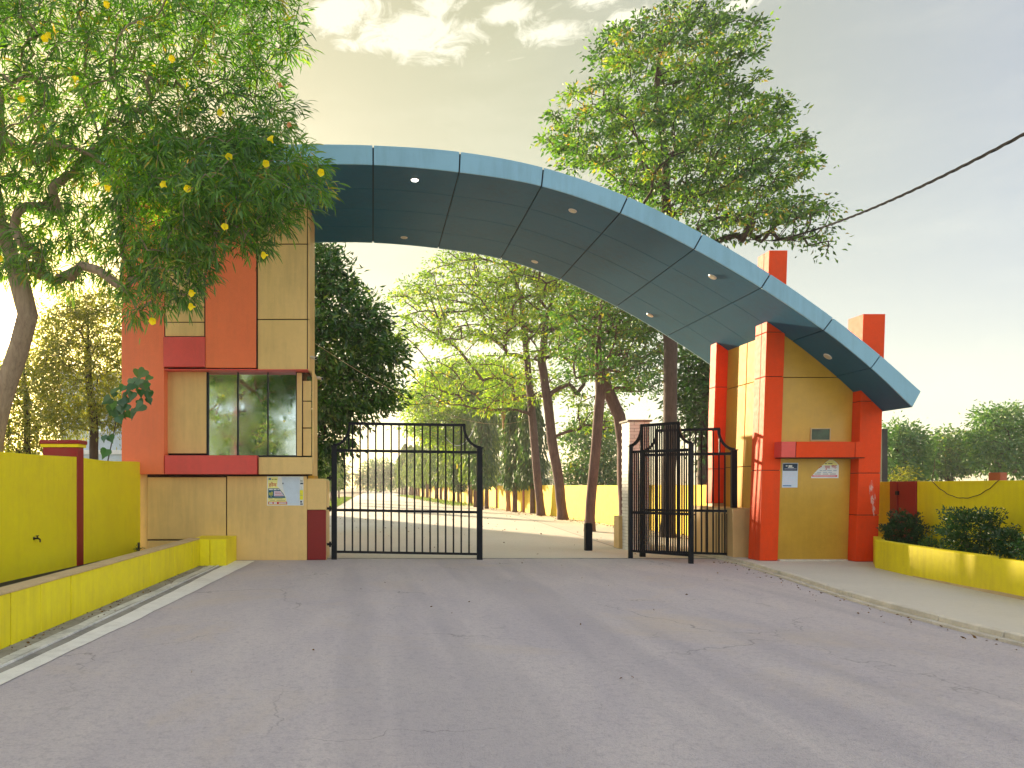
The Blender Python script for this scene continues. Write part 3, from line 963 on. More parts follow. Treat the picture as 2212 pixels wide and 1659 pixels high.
def tp_(j): return float(np.interp(j, JT, TT[:, 0])), float(np.interp(j, JT, TT[:, 1]))
def bt_(j): return float(np.interp(j, JT, BB[:, 0])), float(np.interp(j, JT, BB[:, 1]))
def soff(x): return float(np.interp(x, BB[:, 0], BB[:, 1]))


AR = empty('arch_canopy', (2.5, 16.2, 5.0), 'curved blue metal canopy sweeping down from the left tower to the right gatehouse', 'canopy')
GP = .0085


def arch_strip(j0, j1, y0, y1, off0, off1, n=6):
    """a curved sheet following the underside between two heights above it (0 = underside, 1 = top edge)"""
    vs = []
    for q in range(n + 1):
        j = j0 + (j1 - j0) * q / n
        b, t = bt_(j), tp_(j)
        lo = (b[0] + (t[0] - b[0]) * off0, b[1] + (t[1] - b[1]) * off0)
        hi = (b[0] + (t[0] - b[0]) * off1, b[1] + (t[1] - b[1]) * off1)
        vs += [(lo[0], y0, lo[1]), (lo[0], y1, lo[1]), (hi[0], y1, hi[1]), (hi[0], y0, hi[1])]
    fs = [(0, 1, 2, 3), tuple(4 * n + k_ for k_ in (3, 2, 1, 0))]
    for q in range(n):
        for k_ in range(4): fs.append((4 * q + k_, 4 * q + 4 + k_, 4 * q + 4 + (k_ + 1) % 4, 4 * q + (k_ + 1) % 4))
    return MB().add(vs, fs)


arch_strip(J0 + .02, 11.98, YF + .035, YR - .035, .08, .93, 90).build('frame', M['blue_gap'], AR)
js = [J0] + list(range(1, 13))
for a, b in zip(js[:-1], js[1:]):
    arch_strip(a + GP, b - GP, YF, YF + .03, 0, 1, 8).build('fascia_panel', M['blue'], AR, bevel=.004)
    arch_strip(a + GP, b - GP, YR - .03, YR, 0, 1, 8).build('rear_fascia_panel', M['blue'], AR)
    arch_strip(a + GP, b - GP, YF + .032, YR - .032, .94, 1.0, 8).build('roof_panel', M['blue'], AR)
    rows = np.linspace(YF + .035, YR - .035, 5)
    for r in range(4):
        arch_strip(a + GP * .8, b - GP * .8, rows[r] + .006, rows[r + 1] - .006, .004, .07, 8).build('soffit_panel', M['shaded_blue'], AR)
arch_strip(11.992, 12.0, YF + .03, YR - .03, .02, .98, 1).build('end_cap', M['blue'], AR)

# downlights: rings with a frosted disc, the first one is lit
mlit = bpy.data.materials.new('lit_lamp'); mlit.use_nodes = True
bb = mlit.node_tree.nodes['Principled BSDF']; bb.inputs['Emission Color'].default_value = (1, .98, .9, 1); bb.inputs['Emission Strength'].default_value = 6
M['lamp_glass'] = paint('unlit_lamp_glass', (.62, .58, .46), .3, .05)
for (px, py, lit) in ((896, 388, 1), (1237, 455, 0), (1539, 598, 0), (1788, 770, 0), (873, 513, 0), (1155, 565, 0), (1404, 681, 0)):
    Y = 14.6
    for _ in range(60):                       # walk the ray until it meets the soffit
        x = X_(px, Y); zs = soff(x); Y2 = (zs - EYE) / ((PY0 - py) / F); Y = .5 * Y + .5 * Y2
    x = X_(px, Y); z = soff(x); sl = (soff(x + .05) - soff(x - .05)) / .1
    nrm = Vector((sl, 0, -1)).normalized(); c = Vector((x, Y, z))
    ring = MB().tube([c - nrm * .004, c + nrm * .012], [.088, .078], 20).build('downlight', M['white_plastic'], AR)
    MB().tube([c + nrm * .0125, c + nrm * .017], [.066, .062], 20).build('lamp_disc', mlit if lit else M['lamp_glass'], ring)

# ------------------------------------------------------------------ right gatehouse
GH = empty('gatehouse', (8.9, 15.8, 0), 'red pillared gatehouse with ochre panels under the low end of the blue arch', 'gatehouse')
LEAN = .032


def lean(v): return Vector((v.x + LEAN * v.z, v.y, v.z))


def gbox(name, x0, x1, y0, y1, z0, z1, mat, bevel=.006):
    return MB().box(x0, x1, y0, y1, z0, z1).xf(lean).build(name, mat, GH, bevel=bevel)


PZ = .085


def pillar(x0, x1, y0, y1, joints, mat, zb=PZ, splits=()):
    """pillar clad in stacked box sections over a dark core"""
    gbox('pillar_core', x0 + .02, x1 - .02, y0 + .02, y1 - .02, zb, joints[-1] - .02, M['joint'], 0)
    ysp = [y0] + list(splits) + [y1]
    lo = zb
    for hi in joints:
        for a, b in zip(ysp[:-1], ysp[1:]):
            gbox('cladding_section', x0, x1, a + (.004 if a > y0 else 0), b - (.004 if b < y1 else 0), lo + .006, hi - .006, mat)
        lo = hi


pillar(7.83, 8.20, 15.0, 15.45, [1.92, 3.82, 4.72, 6.38], M['red_orange'], splits=(15.2,))
pillar(9.66, 10.10, 14.82, 15.3, [1.02, 1.86, 3.30, 5.05], M['red_orange'])
pillar(7.83, 8.15, 17.2, 17.5, [2.0, 3.9, 5.15], M['red_orange'], zb=1.2)
gbox('pillar_foot', 7.86, 8.12, 17.22, 17.48, 0, 1.2, M['plinth'])
# ochre front between the pillars
xa, xb = 8.205, 9.655


def topcut(name, x0, x1, y0, y1, z0, mat):
    n = 8
    poly = [(x0, z0), (x1, z0)]
    for q in range(n + 1):
        x = x1 + (x0 - x1) * q / n
        z = soff(x + .14) + .16; poly.append((x, z))
    return MB().prism_y(poly, y0, y1).xf(lean).build(name, mat, GH, bevel=.004)


gbox('front_panel', xa, xb, 15.06, 15.09, PZ, Z_(990, 15.06), M['ochre'])
gbox('front_panel', xa, xb, 15.06, 15.09, Z_(988, 15.06) + .01, Z_(815, 15.06) - .008, M['ochre'])
topcut('front_panel', xa, xb, 15.06, 15.09, Z_(815, 15.06) + .006, M['ochre'])
topcut('wall_core', xa - .02, xb + .02, 15.10, 15.3, PZ, M['joint'])
# red lintel in three pieces
for a, b, m in ((1688, 1719, M['rose']), (1720.5, 1847, M['red_orange']), (1848.5, 1871, M['red_orange'])):
    Y = 14.74
    MB().box(X_(a, Y) - .075, X_(b, Y) - .075, Y, Y + .32, Z_(988, Y), Z_(954, Y)).xf(lean).build('lintel_panel', m, GH, bevel=.006)
MB().box(X_(1690, 14.74) - .07, X_(1870, 14.74) - .08, 14.76, 15.04, Z_(989.5, 14.74), Z_(956, 14.74)).xf(lean).build('lintel_core', M['joint'], GH)
# ventilator
vx0, vx1, vz0, vz1 = X_(1752, 15.05) - .08, X_(1791, 15.05) - .08, Z_(950, 15.05), Z_(927, 15.05)
vf = MB()
vf.box(vx0 - .02, vx1 + .02, 15.035, 15.06, vz0 - .02, vz0).box(vx0 - .02, vx1 + .02, 15.035, 15.06, vz1, vz1 + .02)
vf.box(vx0 - .02, vx0, 15.035, 15.06, vz0, vz1).box(vx1, vx1 + .02, 15.035, 15.06, vz0, vz1)
vo = vf.xf(lean).build('small_window', M['plaster_cap'], GH)
MB().box(vx0, vx1, 15.048, 15.056, vz0, vz1).xf(lean).build('pane', M['dark_glass'], vo)
# side wall facing the road, its panels, and the back
for (y0, y1) in ((15.47, 16.30), (16.32, 17.20)):
    for (z0, z1) in ((PZ, 2.02), (2.035, 3.84)):
        gbox('side_panel', 8.10, 8.14, y0 + .006, y1 - .006, z0, z1, M['side_yellow'], .004)
    gbox('side_panel', 8.10, 8.14, y0 + .006, y1 - .006, 3.855, soff(8.24) + .12, M['side_yellow'], .004)
gbox('side_core', 8.141, 8.25, 15.31, 17.5, PZ, soff(8.25) + .1, M['joint'], 0)
poly = [(8.26, 0), (10.0, 0), (10.0, soff(10.1) + .1), (9.2, soff(9.3) + .1), (8.26, soff(8.4) + .1)]
MB().prism_y(poly, 15.32, 17.9).xf(lean).build('rear_block', M['ochre'], GH)
# plinth with rounded top corner beside the gate
pz = 1.13
poly = [(15.75, 0), (17.9, 0), (17.9, pz)] + [(15.75 + .09 - .09 * math.sin(a), pz - .09 + .09 * math.cos(a)) for a in np.linspace(0, math.pi / 2, 6)]
mb = MB(); n = len(poly)
mb.add([(7.66, y, z) for y, z in poly] + [(8.08, y, z) for y, z in poly], [tuple(range(n)), tuple(range(2 * n - 1, n - 1, -1))] + [(i, n + i, n + (i + 1) % n, (i + 1) % n) for i in range(n)])
mb.build('plinth', M['plinth'], GH, bevel=.006)
for yy in (16.0, 16.22, 16.5, 17.0): MB().box(7.648, 7.66, yy, yy + .02, .02, 1.0).build('plinth_joint', M['joint'], GH)
MB().box(8.22, 9.6, 14.95, 15.058, PZ - .01, PZ + .03).build('doorstep', M['kerb'], GH, bevel=.006)
# scuffed white scrape on the right pillar
ms, gs, bs_ = principled('scraped_paint')
geo = gs.n('ShaderNodeNewGeometry')
msk = gs.noise(gs.vmath('MULTIPLY', geo.outputs['Position'], (9, 9, 3)), 2.2, 6, .8)
fr = gs.ramp(msk, [(.50, (.80, .06, .006)), (.56, (.78, .52, .45))])
gs.link(fr, bs_.inputs['Base Color'])
sx, sy = 9.98, 14.814
poly = [(sx - .10, 1.66), (sx - .05, 1.72), (sx + .00, 1.55), (sx + .05, 1.3), (sx + .02, .98), (sx - .03, 1.15), (sx - .09, 1.45)]
MB().prism_y(poly[::-1], sy, sy + .004).xf(lean).build('scrape_mark', ms, GH)

# ------------------------------------------------------------------ right planter and walls
RP = empty('planter', (9.2, 11, PZ), 'low yellow planter wall with shrubs beside the right pavement', 'planter')
rl = [(9.33, 13.75), (8.98, 12.0), (8.66, 9.85), (8.35, 7.5), (8.0, 4.0), (7.9, 1.0)]
RLc = crv(rl, 5)
zt = .60
top, bot = [], []
n = len(RLc)
vs = []
for (x, y) in RLc: vs += [(x, y, PZ - .02), (x + .16, y + .02, PZ - .02), (x + .16, y + .02, zt), (x, y, zt)]
fs = [(0, 1, 2, 3), tuple(4 * (n - 1) + q for q in (3, 2, 1, 0))]
for i in range(n - 1):
    for q in range(4): fs.append((4 * i + q, 4 * i + 4 + q, 4 * i + 4 + (q + 1) % 4, 4 * i + (q + 1) % 4))
MB().add(vs, fs).build('planter_wall', M['yellow_tile'], RP, bevel=.012)
MB().prism([(9.33, 13.75), (9.49, 13.70), (10.14, 14.75), (10.0, 14.80)], PZ - .02, zt).build('end_wall', M['yellow_tile'], RP, bevel=.01)
# chipped plaster foot, as a slightly proud rough strip
vs = []
RL2 = [(x, y) for x, y in RLc if y < 12.6]; n = len(RL2)
for i, (x, y) in enumerate(RL2):
    hh = PZ + .015 + .035 * min(1, (12.6 - y) / 3) + random.uniform(-.008, .008)
    vs += [(x - .018, y, PZ - .02), (x + .02, y, PZ - .02), (x + .02, y, hh), (x - .010, y, hh)]
fs = [(0, 1, 2, 3), tuple(4 * (n - 1) + q for q in (3, 2, 1, 0))]
for i in range(n - 1):
    for q in range(4): fs.append((4 * i + q, 4 * i + 4 + q, 4 * i + 4 + (q + 1) % 4, 4 * i + (q + 1) % 4))
MB().add(vs, fs).build('mortar_foot', M['plaster_cap'], RP)
sheet('planting_bed', [(x + .1, y) for x, y in RLc][::-1] + [(10.1, 14.8), (10.9, 15.6), (10.05, 11.2), (9.4, 6), (9.1, 1)], .46, M['soil'])

RW = empty('boundary_wall', (10.2, 12, 0), 'yellow boundary wall with a dark red double pilaster behind the right planter', 'wall')
wa, wb = Vector((10.66, 15.5, 0)), Vector((9.1, 4.5, 0))
wdir = (wb - wa).normalized(); wn = Vector((wdir.y, -wdir.x, 0))
if wn.x > 0: wn = -wn


def wallseg(name, s0, s1, off, th, z0, z1, mat, parent, bevel=.006):
    a, b = wa + wdir * s0 + wn * off, wa + wdir * s1 + wn * off
    pts = [(a.x, a.y), (b.x, b.y), (b.x - wn.x * th, b.y - wn.y * th), (a.x - wn.x * th, a.y - wn.y * th)]
    return MB().prism(pts, z0, z1).build(name, mat, parent, bevel=bevel)


def s_at(px):
    k_ = (px - PX0) / F
    return (k_ * wa.y - wa.x) / (wdir.x - k_ * wdir.y)


WH = 1.69
wallseg('wall_panel', -.3, s_at(1925), 0, .2, 0, WH, M['yellow'], RW)
wallseg('wall_panel', s_at(1981), 11, 0, .2, 0, WH, M['yellow'], RW)
wallseg('pilaster', s_at(1925) + .004, s_at(1941), .03, .24, 0, WH + .004, M['dark_red'], RW)
wallseg('pilaster', s_at(1943.5), s_at(1981) - .004, .03, .24, 0, WH + .004, M['dark_red'], RW)
wallseg('joint_strip', s_at(1941), s_at(1943.5), .0, .2, 0, WH - .01, M['joint'], RW, 0)
wallseg('latch', s_at(1940), s_at(1946), .06, .05, 1.42, 1.50, M['black_iron'], RW)
# wall cable sagging over the yellow wall
pts = []
s0_, s1_ = s_at(2014), s_at(2160)
for q in range(25):
    u = q / 24
    p = wa + wdir * (s0_ + (s1_ - s0_) * u) + wn * (.012 + .004 * math.sin(q * 2.3))
    pts.append((p.x, p.y, WH + .01 - .31 * (1 - (2 * u - 1) ** 2) + .006 * math.sin(q * 1.7)))
p0 = Vector(pts[0])
pre = [p0 + Vector((.25, .25, .42)), p0 + Vector((.18, .16, .30)), p0 + Vector((.08, .06, .14))]
w_ = MB().tube([tuple(p) for p in pre] + pts, .006, 5).build('wire', M['rust'], None)
tag(w_, 'thin brown wire sagging across the yellow wall behind the right shrubs', 'wire')

o = MB().box(X_(1906, 17.2), X_(1918, 17.2), 17.2, 17.4, 0, Z_(926, 17.2)).build('concrete_post', M['concrete_post'], None, bevel=.01)
tag(o, 'dark square concrete post standing behind the gatehouse wall on the right', 'post')
o = MB().box(X_(2160, 13.0) , X_(2176, 13.0), 13.0, 13.25, 0, 1.84).build('brick_pier', M['brick_red'], None, bevel=.008)
tag(o, 'small brick red pier rising above the right yellow wall under the trees', 'pier')
RW['label'] = 'yellow boundary wall with a dark red double pilaster behind the right planter'

# ------------------------------------------------------------------ posters
PM = {}
for nm, c in (('paper_white', (.80, .82, .84)), ('paper_blue', (.62, .72, .88)), ('paper_yellow', (.90, .85, .35)), ('ink_red', (.55, .01, .02)), ('ink_navy', (.01, .04, .10)),
              ('ink_teal', (.0, .10, .20)), ('ink_black', (.02, .02, .02)), ('ink_yellow', (.88, .82, .02)), ('ink_pink', (.72, .10, .18)), ('ink_blue', (.02, .15, .40)), ('paper_lilac', (.72, .66, .82)),
              ('ink_green', (.25, .30, .02))):
    PM[nm] = paint(nm, c, .6, .06, 6)


class Poster:
    def __init__(s, name, label, x0, y, ztop, w, h, fn=None):
        s.x0, s.y, s.zt, s.w, s.h = x0, y, ztop, w, h
        s.fn = fn or (lambda v: v)
        s.root = empty(name, s.fn(Vector((x0 + w / 2, y, ztop - h))), label, 'poster')
        s.layer = 0

    def P(s, u, v): return (s.x0 + u * s.w, s.zt - v * s.h)

    def poly(s, name, pts, mat, lift):
        MB().prism_y([s.P(u, v) for u, v in pts], s.y - .0012 * lift - .0008, s.y - .0012 * lift).xf(s.fn).build(name, PM[mat], s.root)

    def rect(s, name, u0, v0, u1, v1, mat, lift): s.poly(name, [(u0, v0), (u1, v0), (u1, v1), (u0, v1)], mat, lift)

    def rects(s, name, rs, mat, lift):
        mb = MB()
        for (u0, v0, u1, v1) in rs:
            mb.prism_y([s.P(u, v) for u, v in ((u0, v0), (u1, v0), (u1, v1), (u0, v1))], s.y - .0012 * lift - .0008, s.y - .0012 * lift)
        mb.xf(s.fn).build(name, PM[mat], s.root)

    def text(s, txt, u, v, hgt, mat, lift, width=None):
        cu = bpy.data.curves.new('lettering', 'FONT'); cu.body = txt; cu.size = 1; cu.extrude = 0; cu.offset = .012
        to = bpy.data.objects.new('tmp', cu); COL.objects.link(to)
        bpy.context.view_layer.update()
        dg = bpy.context.evaluated_depsgraph_get()
        me = bpy.data.meshes.new_from_object(to.evaluated_get(dg))
        bpy.data.objects.remove(to)
        if not len(me.vertices): return
        co = np.array([v_.co[:] for v_ in me.vertices])
        mn, mx = co.min(0), co.max(0)
        sc = hgt * s.h / (mx[1] - mn[1]); sx_ = sc if width is None else width * s.w / (mx[0] - mn[0])
        px, pz_ = s.P(u, v)
        base = wloc(s.root)
        for v_ in me.vertices:
            w = s.fn(Vector((px + (v_.co.x - mn[0]) * sx_, s.y - .0012 * lift, pz_ - hgt * s.h + (v_.co.y - mn[1]) * sc)))
            v_.co = w - base
        me.materials.clear(); me.materials.append(PM[mat])
        o_ = bpy.data.objects.new('lettering', me); COL.objects.link(o_); o_.parent = s.root


p = Poster('poster', 'torn white and blue poster with Hindi print on the beige tower base', X_(577, 15.99), 15.993, Z_(1029, 15.99), .785, .63)
p.rect('sheet', .0, .0, 1, 1, 'paper_white', 1)
p.poly('torn_area', [(.40, .02), (.90, .02), (.89, .98), (.56, .98), (.52, .72), (.46, .5), (.42, .25)], 'paper_blue', 2)
p.poly('printed_strip', [(.02, .02), (.30, .02), (.27, .33), (.40, .50), (.50, .70), (.56, .98), (.02, .98)], 'paper_yellow', 3)
p.poly('print_block', [(.03, .41), (.33, .41), (.45, .60), (.51, .74), (.03, .74)], 'ink_teal', 4)
p.poly('print_block', [(.19, .50), (.37, .50), (.47, .68), (.19, .68)], 'paper_lilac', 5)
p.rect('print_block', .03, .87, .55, .96, 'ink_red', 4)
p.rect('print_block', .90, .47, .99, .80, 'ink_yellow', 4)
p.rects('print_mark', [(.91, .22, .99, .27), (.91, .93, .98, .97), (.91, .84, .96, .90), (.42, .22, .45, .27)], 'ink_navy', 5)
p.rects('print_mark', [(.92, .36, .96, .37), (.92, .43, .97, .44), (.91, .60, .95, .61), (.91, .65, .98, .66)], 'ink_blue', 6)
p.text('होम', .05, .20, .17, 'ink_red', 5, .21)
p.text('फ्री', .05, .52, .18, 'ink_yellow', 6, .11)
p.text('N', .92, .12, .07, 'ink_navy', 6, .05)
p.rects('print_mark', [(.04, .06, .11, .12)], 'ink_blue', 5)
p.rects('print_mark', [(.13, .09, .18, .12), (.20, .09, .27, .12)], 'ink_green', 5)
p.rects('print_mark', [(.05, .43, .16, .47), (.18, .43, .26, .47), (.28, .43, .34, .46)], 'paper_white', 5)
p.rects('print_mark', [(.21, .53, .36, .545), (.22, .585, .40, .60), (.21, .64, .44, .655)], 'ink_red', 6)
p.rects('print_mark', [(.05, .76, .15, .77), (.20, .76, .42, .77), (.08, .815, .22, .825), (.26, .815, .50, .825)], 'ink_black', 5)
p.rects('print_mark', [(.05, .89, .15, .94), (.18, .89, .27, .94), (.32, .895, .53, .935)], 'paper_white', 5)

gy = 15.057
p = Poster('poster', 'torn triangular white poster with red Hindi heading on the ochre gatehouse panel', X_(1753, gy) - .065, gy, Z_(993, gy), .555, .375, lean)
p.poly('sheet', [(.0, .93), (.0, 1), (1, 1), (1, .30), (.93, .18), (.78, .0), (.64, .0), (.55, .10), (.40, .30), (.22, .55), (.10, .75)], 'paper_white', 1)
p.poly('top_print', [(.40, .30), (.55, .12), (.64, .02), (.78, .02), (.92, .2), (.98, .30)], 'paper_yellow', 2)
p.text('सुपर', .48, .33, .22, 'ink_red', 3, .20)
p.text('मार्ट', .73, .30, .20, 'ink_red', 3, .19)
p.rects('print_mark', [(.32, .36, .38, .40), (.27, .42, .33, .45)], 'ink_red', 3)
p.rects('print_mark', [(.48, .20, .56, .23), (.60, .20, .76, .23)], 'ink_black', 3)
p.rects('print_mark', [(.30, .585, .40, .605), (.43, .585, .55, .605), (.58, .585, .74, .605), (.80, .585, .92, .605), (.20, .675, .36, .695), (.42, .675, .58, .695), (.62, .675, .76, .695)], 'ink_blue', 3)
p.rects('print_mark', [(.12, .765, .34, .79), (.42, .765, .62, .79), (.68, .765, .90, .79)], 'ink_black', 3)
p.rect('print_block', .03, .84, .95, .93, 'ink_pink', 3)
p.rects('print_mark', [(.08, .872, .88, .896)], 'paper_white', 4)

p = Poster('poster', 'blue and white notice sheet pasted beside the red pillar of the gatehouse', X_(1690.5, gy) - .065, gy, Z_(1000, gy), .315, .50, lean)
p.rect('sheet', 0, 0, 1, 1, 'paper_blue', 1)
p.rect('print_block', .03, .03, .96, .32, 'ink_navy', 2)
p.rects('print_mark', [(.20, .10, .32, .14), (.38, .09, .62, .16), (.35, .17, .72, .20)], 'paper_white', 3)
p.rects('print_mark', [(.12, .235, .90, .25)], 'paper_lilac', 3)
p.rects('print_mark', [(.06, .40 + .07 * i, (.92, .8, .88, .6, .9, .75, .85)[i], .415 + .07 * i) for i in range(7)], 'paper_lilac', 2)
p.rect('print_block', .05, .91, .60, .95, 'ink_blue', 2)

# ------------------------------------------------------------------ cctv cameras on the tower
for (px, py, lab) in ((676, 773, 'white security camera on the tower edge just above the window storey'), (690, 817, 'white security camera below the first one, jutting from the tower side')):
    c = at(px, py, 16.1 if py < 800 else 17.0)
    xw = X_(668, TYU) if py < 800 else X_(680, 17.3)
    cr = empty('security_camera', c, lab, 'camera')
    MB().tube([(xw - .005, c.y, c.z + .03), (c.x + .01, c.y, c.z + .03), (c.x + .02, c.y, c.z)], .012, 8).build('bracket', M['white_plastic'], cr)
    MB().tube([c + Vector((-.03, .04, .01)), c + Vector((.07, -.11, -.03))], .034, 12).build('housing', M['white_plastic'], cr, smooth=False)
    MB().tube([c + Vector((.07, -.11, -.03)), c + Vector((.078, -.122, -.033))], .026, 12).build('lens', M['black_iron'], cr)


# ------------------------------------------------------------------ iron gates
def gate_leaf(label, A, B, group, bars, z_top=2.97, z_sh=2.47, z_mt=2.38, z_mid=1.08, z_bot=.17, sag=0.0, base=0.0, arc_w=.40, hinge=None, post=(.12, .12)):
    A, B = Vector((A[0], A[1], 0)), Vector((B[0], B[1], 0))
    d = B - A; W = d.length; d.normalize()
    root = empty('gate_leaf', (A + B) / 2, label, 'gate', group)

    def Q(u, z): return A + d * u + Vector((0, 0, z - sag * u / W))
    for u, w in ((post[0] / 2, post[0]), (W - post[1] / 2, post[1])):
        MB().seg(Q(u, base), Q(u, z_sh), w, .08).build('gate_post', M['black_iron'], root, bevel=.006)
        MB().seg(Q(u, z_sh), Q(u, z_sh + .02), w + .03, .11).build('post_cap', M['black_iron'], root, bevel=.004)
    p0, p1 = post
    MB().seg(Q(p0, z_bot), Q(W - p1, z_bot), .045, .05).build('bottom_rail', M['black_iron'], root)
    MB().seg(Q(p0, z_mid), Q(W - p1, z_mid), .045, .055).build('middle_rail', M['black_iron'], root)
    MB().seg(Q(p0, z_mt), Q(W - p1, z_mt), .045, .06).build('upper_rail', M['black_iron'], root)
    MB().seg(Q(arc_w - .03, z_top), Q(W - arc_w + .03, z_top), .05, .06).build('top_rail', M['black_iron'], root, bevel=.004)
    R = z_top - z_sh - .02
    for side in (0, 1):
        pts = []
        for a in np.linspace(0, math.pi / 2, 9):
            u = p0 * .3 + (arc_w - p0 * .3) * math.sin(a) ; z = z_top - R * math.cos(math.pi / 2 - (math.pi / 2 - a)) if False else z_sh + .02 + R * (1 - math.cos(a))
            pts.append(Q(u if side == 0 else W - u, z))
        mb = MB()
        for a_, b_ in zip(pts[:-1], pts[1:]): mb.seg(a_, b_ + (b_ - a_) * .08, .05, .055)
        mb.build('curved_rail', M['black_iron'], root)
        u = arc_w - .02
        MB().seg(Q(u if side == 0 else W - u, z_mt), Q(u if side == 0 else W - u, z_top), .03, .03).build('corner_stay', M['black_iron'], root)
    for i in range(bars):
        u = p0 + (W - p0 - p1) * (i + 1) / (bars + 1)
        e = min(u, W - u)
        if e >= arc_w: zt_ = z_top
        else:
            a = math.asin(min(1, max(0, (e - p0 * .3) / (arc_w - p0 * .3)))); zt_ = z_sh + .02 + R * (1 - math.cos(a))
        zt_ = zt_ if e >= arc_w else z_mt
        MB().tube([Q(u, z_bot), Q(u, zt_)], .018, 6).build('bar', M['black_iron'], root)
    if hinge:
        for z in (z_mid + .03, z_mid + .70, z_mid - .75):
            MB().tube([Q(-.03, z - .06), Q(-.03, z + .06)], .022, 8).seg(Q(-.10, z), Q(0, z), .02, .05).build('hinge', M['black_iron'], root)
    return root


GRP = 'black iron gate leaves'
gate_leaf('closed black iron gate leaf beside the beige tower base', (X_(716, 16.15), 16.15), (X_(1042, 16.1), 16.1), GRP, 17, sag=.05, hinge=True, arc_w=.40)
MB
gate_leaf('black iron gate leaf nearest the red gatehouse pillar, half hidden by a second leaf', (6.04, 16.75), (X_(1592, 15.95), 15.95), GRP, 14, z_top=2.84, z_sh=2.37, z_mt=2.30, z_mid=1.06, z_bot=.13, arc_w=.36)
gate_leaf('black iron gate leaf swung forward in front of the white brick pillar', (X_(1358, 16.4), 16.4), (X_(1497, 15.25), 15.25), GRP, 25, z_top=2.92, z_sh=2.47, z_mt=2.35, z_mid=1.02, z_bot=.17, arc_w=.32, post=(.09, .09))
# latch rod between leaves
o = MB().seg(at(1470, 1110, 15.40), at(1503, 1112, 15.30), .03, .03).tube([at(1495, 1104, 15.2), at(1495, 1120, 15.2)], .02, 8).build('gate_latch', M['black_iron'], None)
tag(o, 'small black latch bolt where the two right gate leaves meet', 'latch')

# white brick pillar behind the right leaf: courses of real bricks on the near faces
WPX0, WPX1, WPY0, WPY1 = X_(1359, 18.4), X_(1404, 18.4), 18.4, 18.95
WP = empty('gate_pillar', ((WPX0 + WPX1) / 2, 18.7, 0), 'white painted brick gate pillar behind the right gate leaves', 'pillar')
zc = Z_(911, 18.4)
MB().box(WPX0 + .012, WPX1 - .012, WPY0 + .012, WPY1 - .012, 0, zc).build('core', M['gutter'], WP)
nz = int(zc / .082); mbk = MB(); ww = WPX1 - WPX0
for r in range(nz):
    z0_ = r * .082; off = 0 if r % 2 else .13
    u = -off
    while u < ww - .02:
        a, b = max(0, u), min(ww, u + .255)
        if b - a > .03:
            jj = random.uniform(-.003, .003)
            mbk.box(WPX0 + a + .004, WPX0 + b - .004, WPY0 + jj, WPY0 + .05, z0_ + .004, z0_ + .078)
        u += .26
    u = -off
    while u < .55 - .06:
        a, b = max(.05, u), min(.55, u + .255)
        if b - a > .03:
            mbk.box(WPX0 + random.uniform(-.003, .003), WPX0 + .05, WPY0 + a + .004, WPY0 + b - .004, z0_ + .004, z0_ + .078)
        u += .26
bo = mbk.build('brick_courses', M['white_paint'], WP); bo['kind'] = 'stuff'
MB().box(WPX0 - .05, WPX1 + .05, WPY0 - .05, WPY1 + .05, zc, zc + .05).build('cap', M['gutter'], WP, bevel=.01)
# low pale pier where the far wall ends
o = MB().box(X_(1341, 18.9) - .05, X_(1357, 18.9), 18.9, 19.3, 0, Z_(1115, 18.9)).build('low_pier', M['plinth'], None, bevel=.01)
tag(o, 'low pale pink pier beside the foot of the white brick gate pillar', 'pier')
o = MB().box(X_(1265, 18.3), X_(1280, 18.3), 18.3, 18.45, 0, Z_(1132, 18.3)).box(X_(1266, 18.3), X_(1279, 18.3), 18.31, 18.44, Z_(1132, 18.3), Z_(1130, 18.3)).build('black_post', M['black_iron'], None, bevel=.008)
tag(o, 'short black iron post standing in the gateway in front of a tree trunk', 'post')
MBx = MB()

# ------------------------------------------------------------------ far yellow wall beyond the gate
FW = empty('roadside_wall', (9.87, 40, 0), 'long yellow wall with dark red pilasters running along the inner road', 'wall')
pys = [20.0 + 4.1 * i for i in range(2, 23)]
pys = [29.2 + 4.1 * i for i in range(-3, 21)]
prev = 16.9
for i, y in enumerate(pys):
    for a, b, m, off, nm in ((prev, y - .2, M['yellow_far'], 0, 'wall_panel'), (y - .2, y + .2, M['dark_red'], .04, 'pilaster')):
        if b - a < .05: continue
        MB().prism([(wallX(a) - off, a + .003), (wallX(a) + .18, a + .003), (wallX(b) + .18, b - .003), (wallX(b) - off, b - .003)], -.01, 1.64 + (.01 if off else random.uniform(-.012, .012))).build(nm, m, FW, bevel=.006)
    prev = y + .2

# pale building on the left behind the trees
PB = empty('pale_building', (-21, 46, 0), 'pale blue white building behind the thin trees on the left', 'building')
bz = Z_(818, 42)
MB().box(X_(132, 42), -8, 42, 52, 0, bz).build('wall', M['pale_wall'], PB)
MB().box(X_(132, 42) - .15, -7.9, 41.85, 52.1, bz, bz + .35).build('roof', M['white_paint'], PB)
MB().box(X_(132, 42) - .06, -7.95, 41.9, 41.998, 3.4, 3.65).build('string_course', M['white_paint'], PB)
for i, xx in enumerate((-16.2, -13.6, -11.0)):
    w = MB().box(xx, xx + 1.1, 41.93, 41.998, 4.6, 5.9).build('window', M['white_paint'], PB)
    MB().box(xx + .1, xx + 1.0, 41.915, 41.925, 4.7, 5.8).build('pane', M['glass'], w)

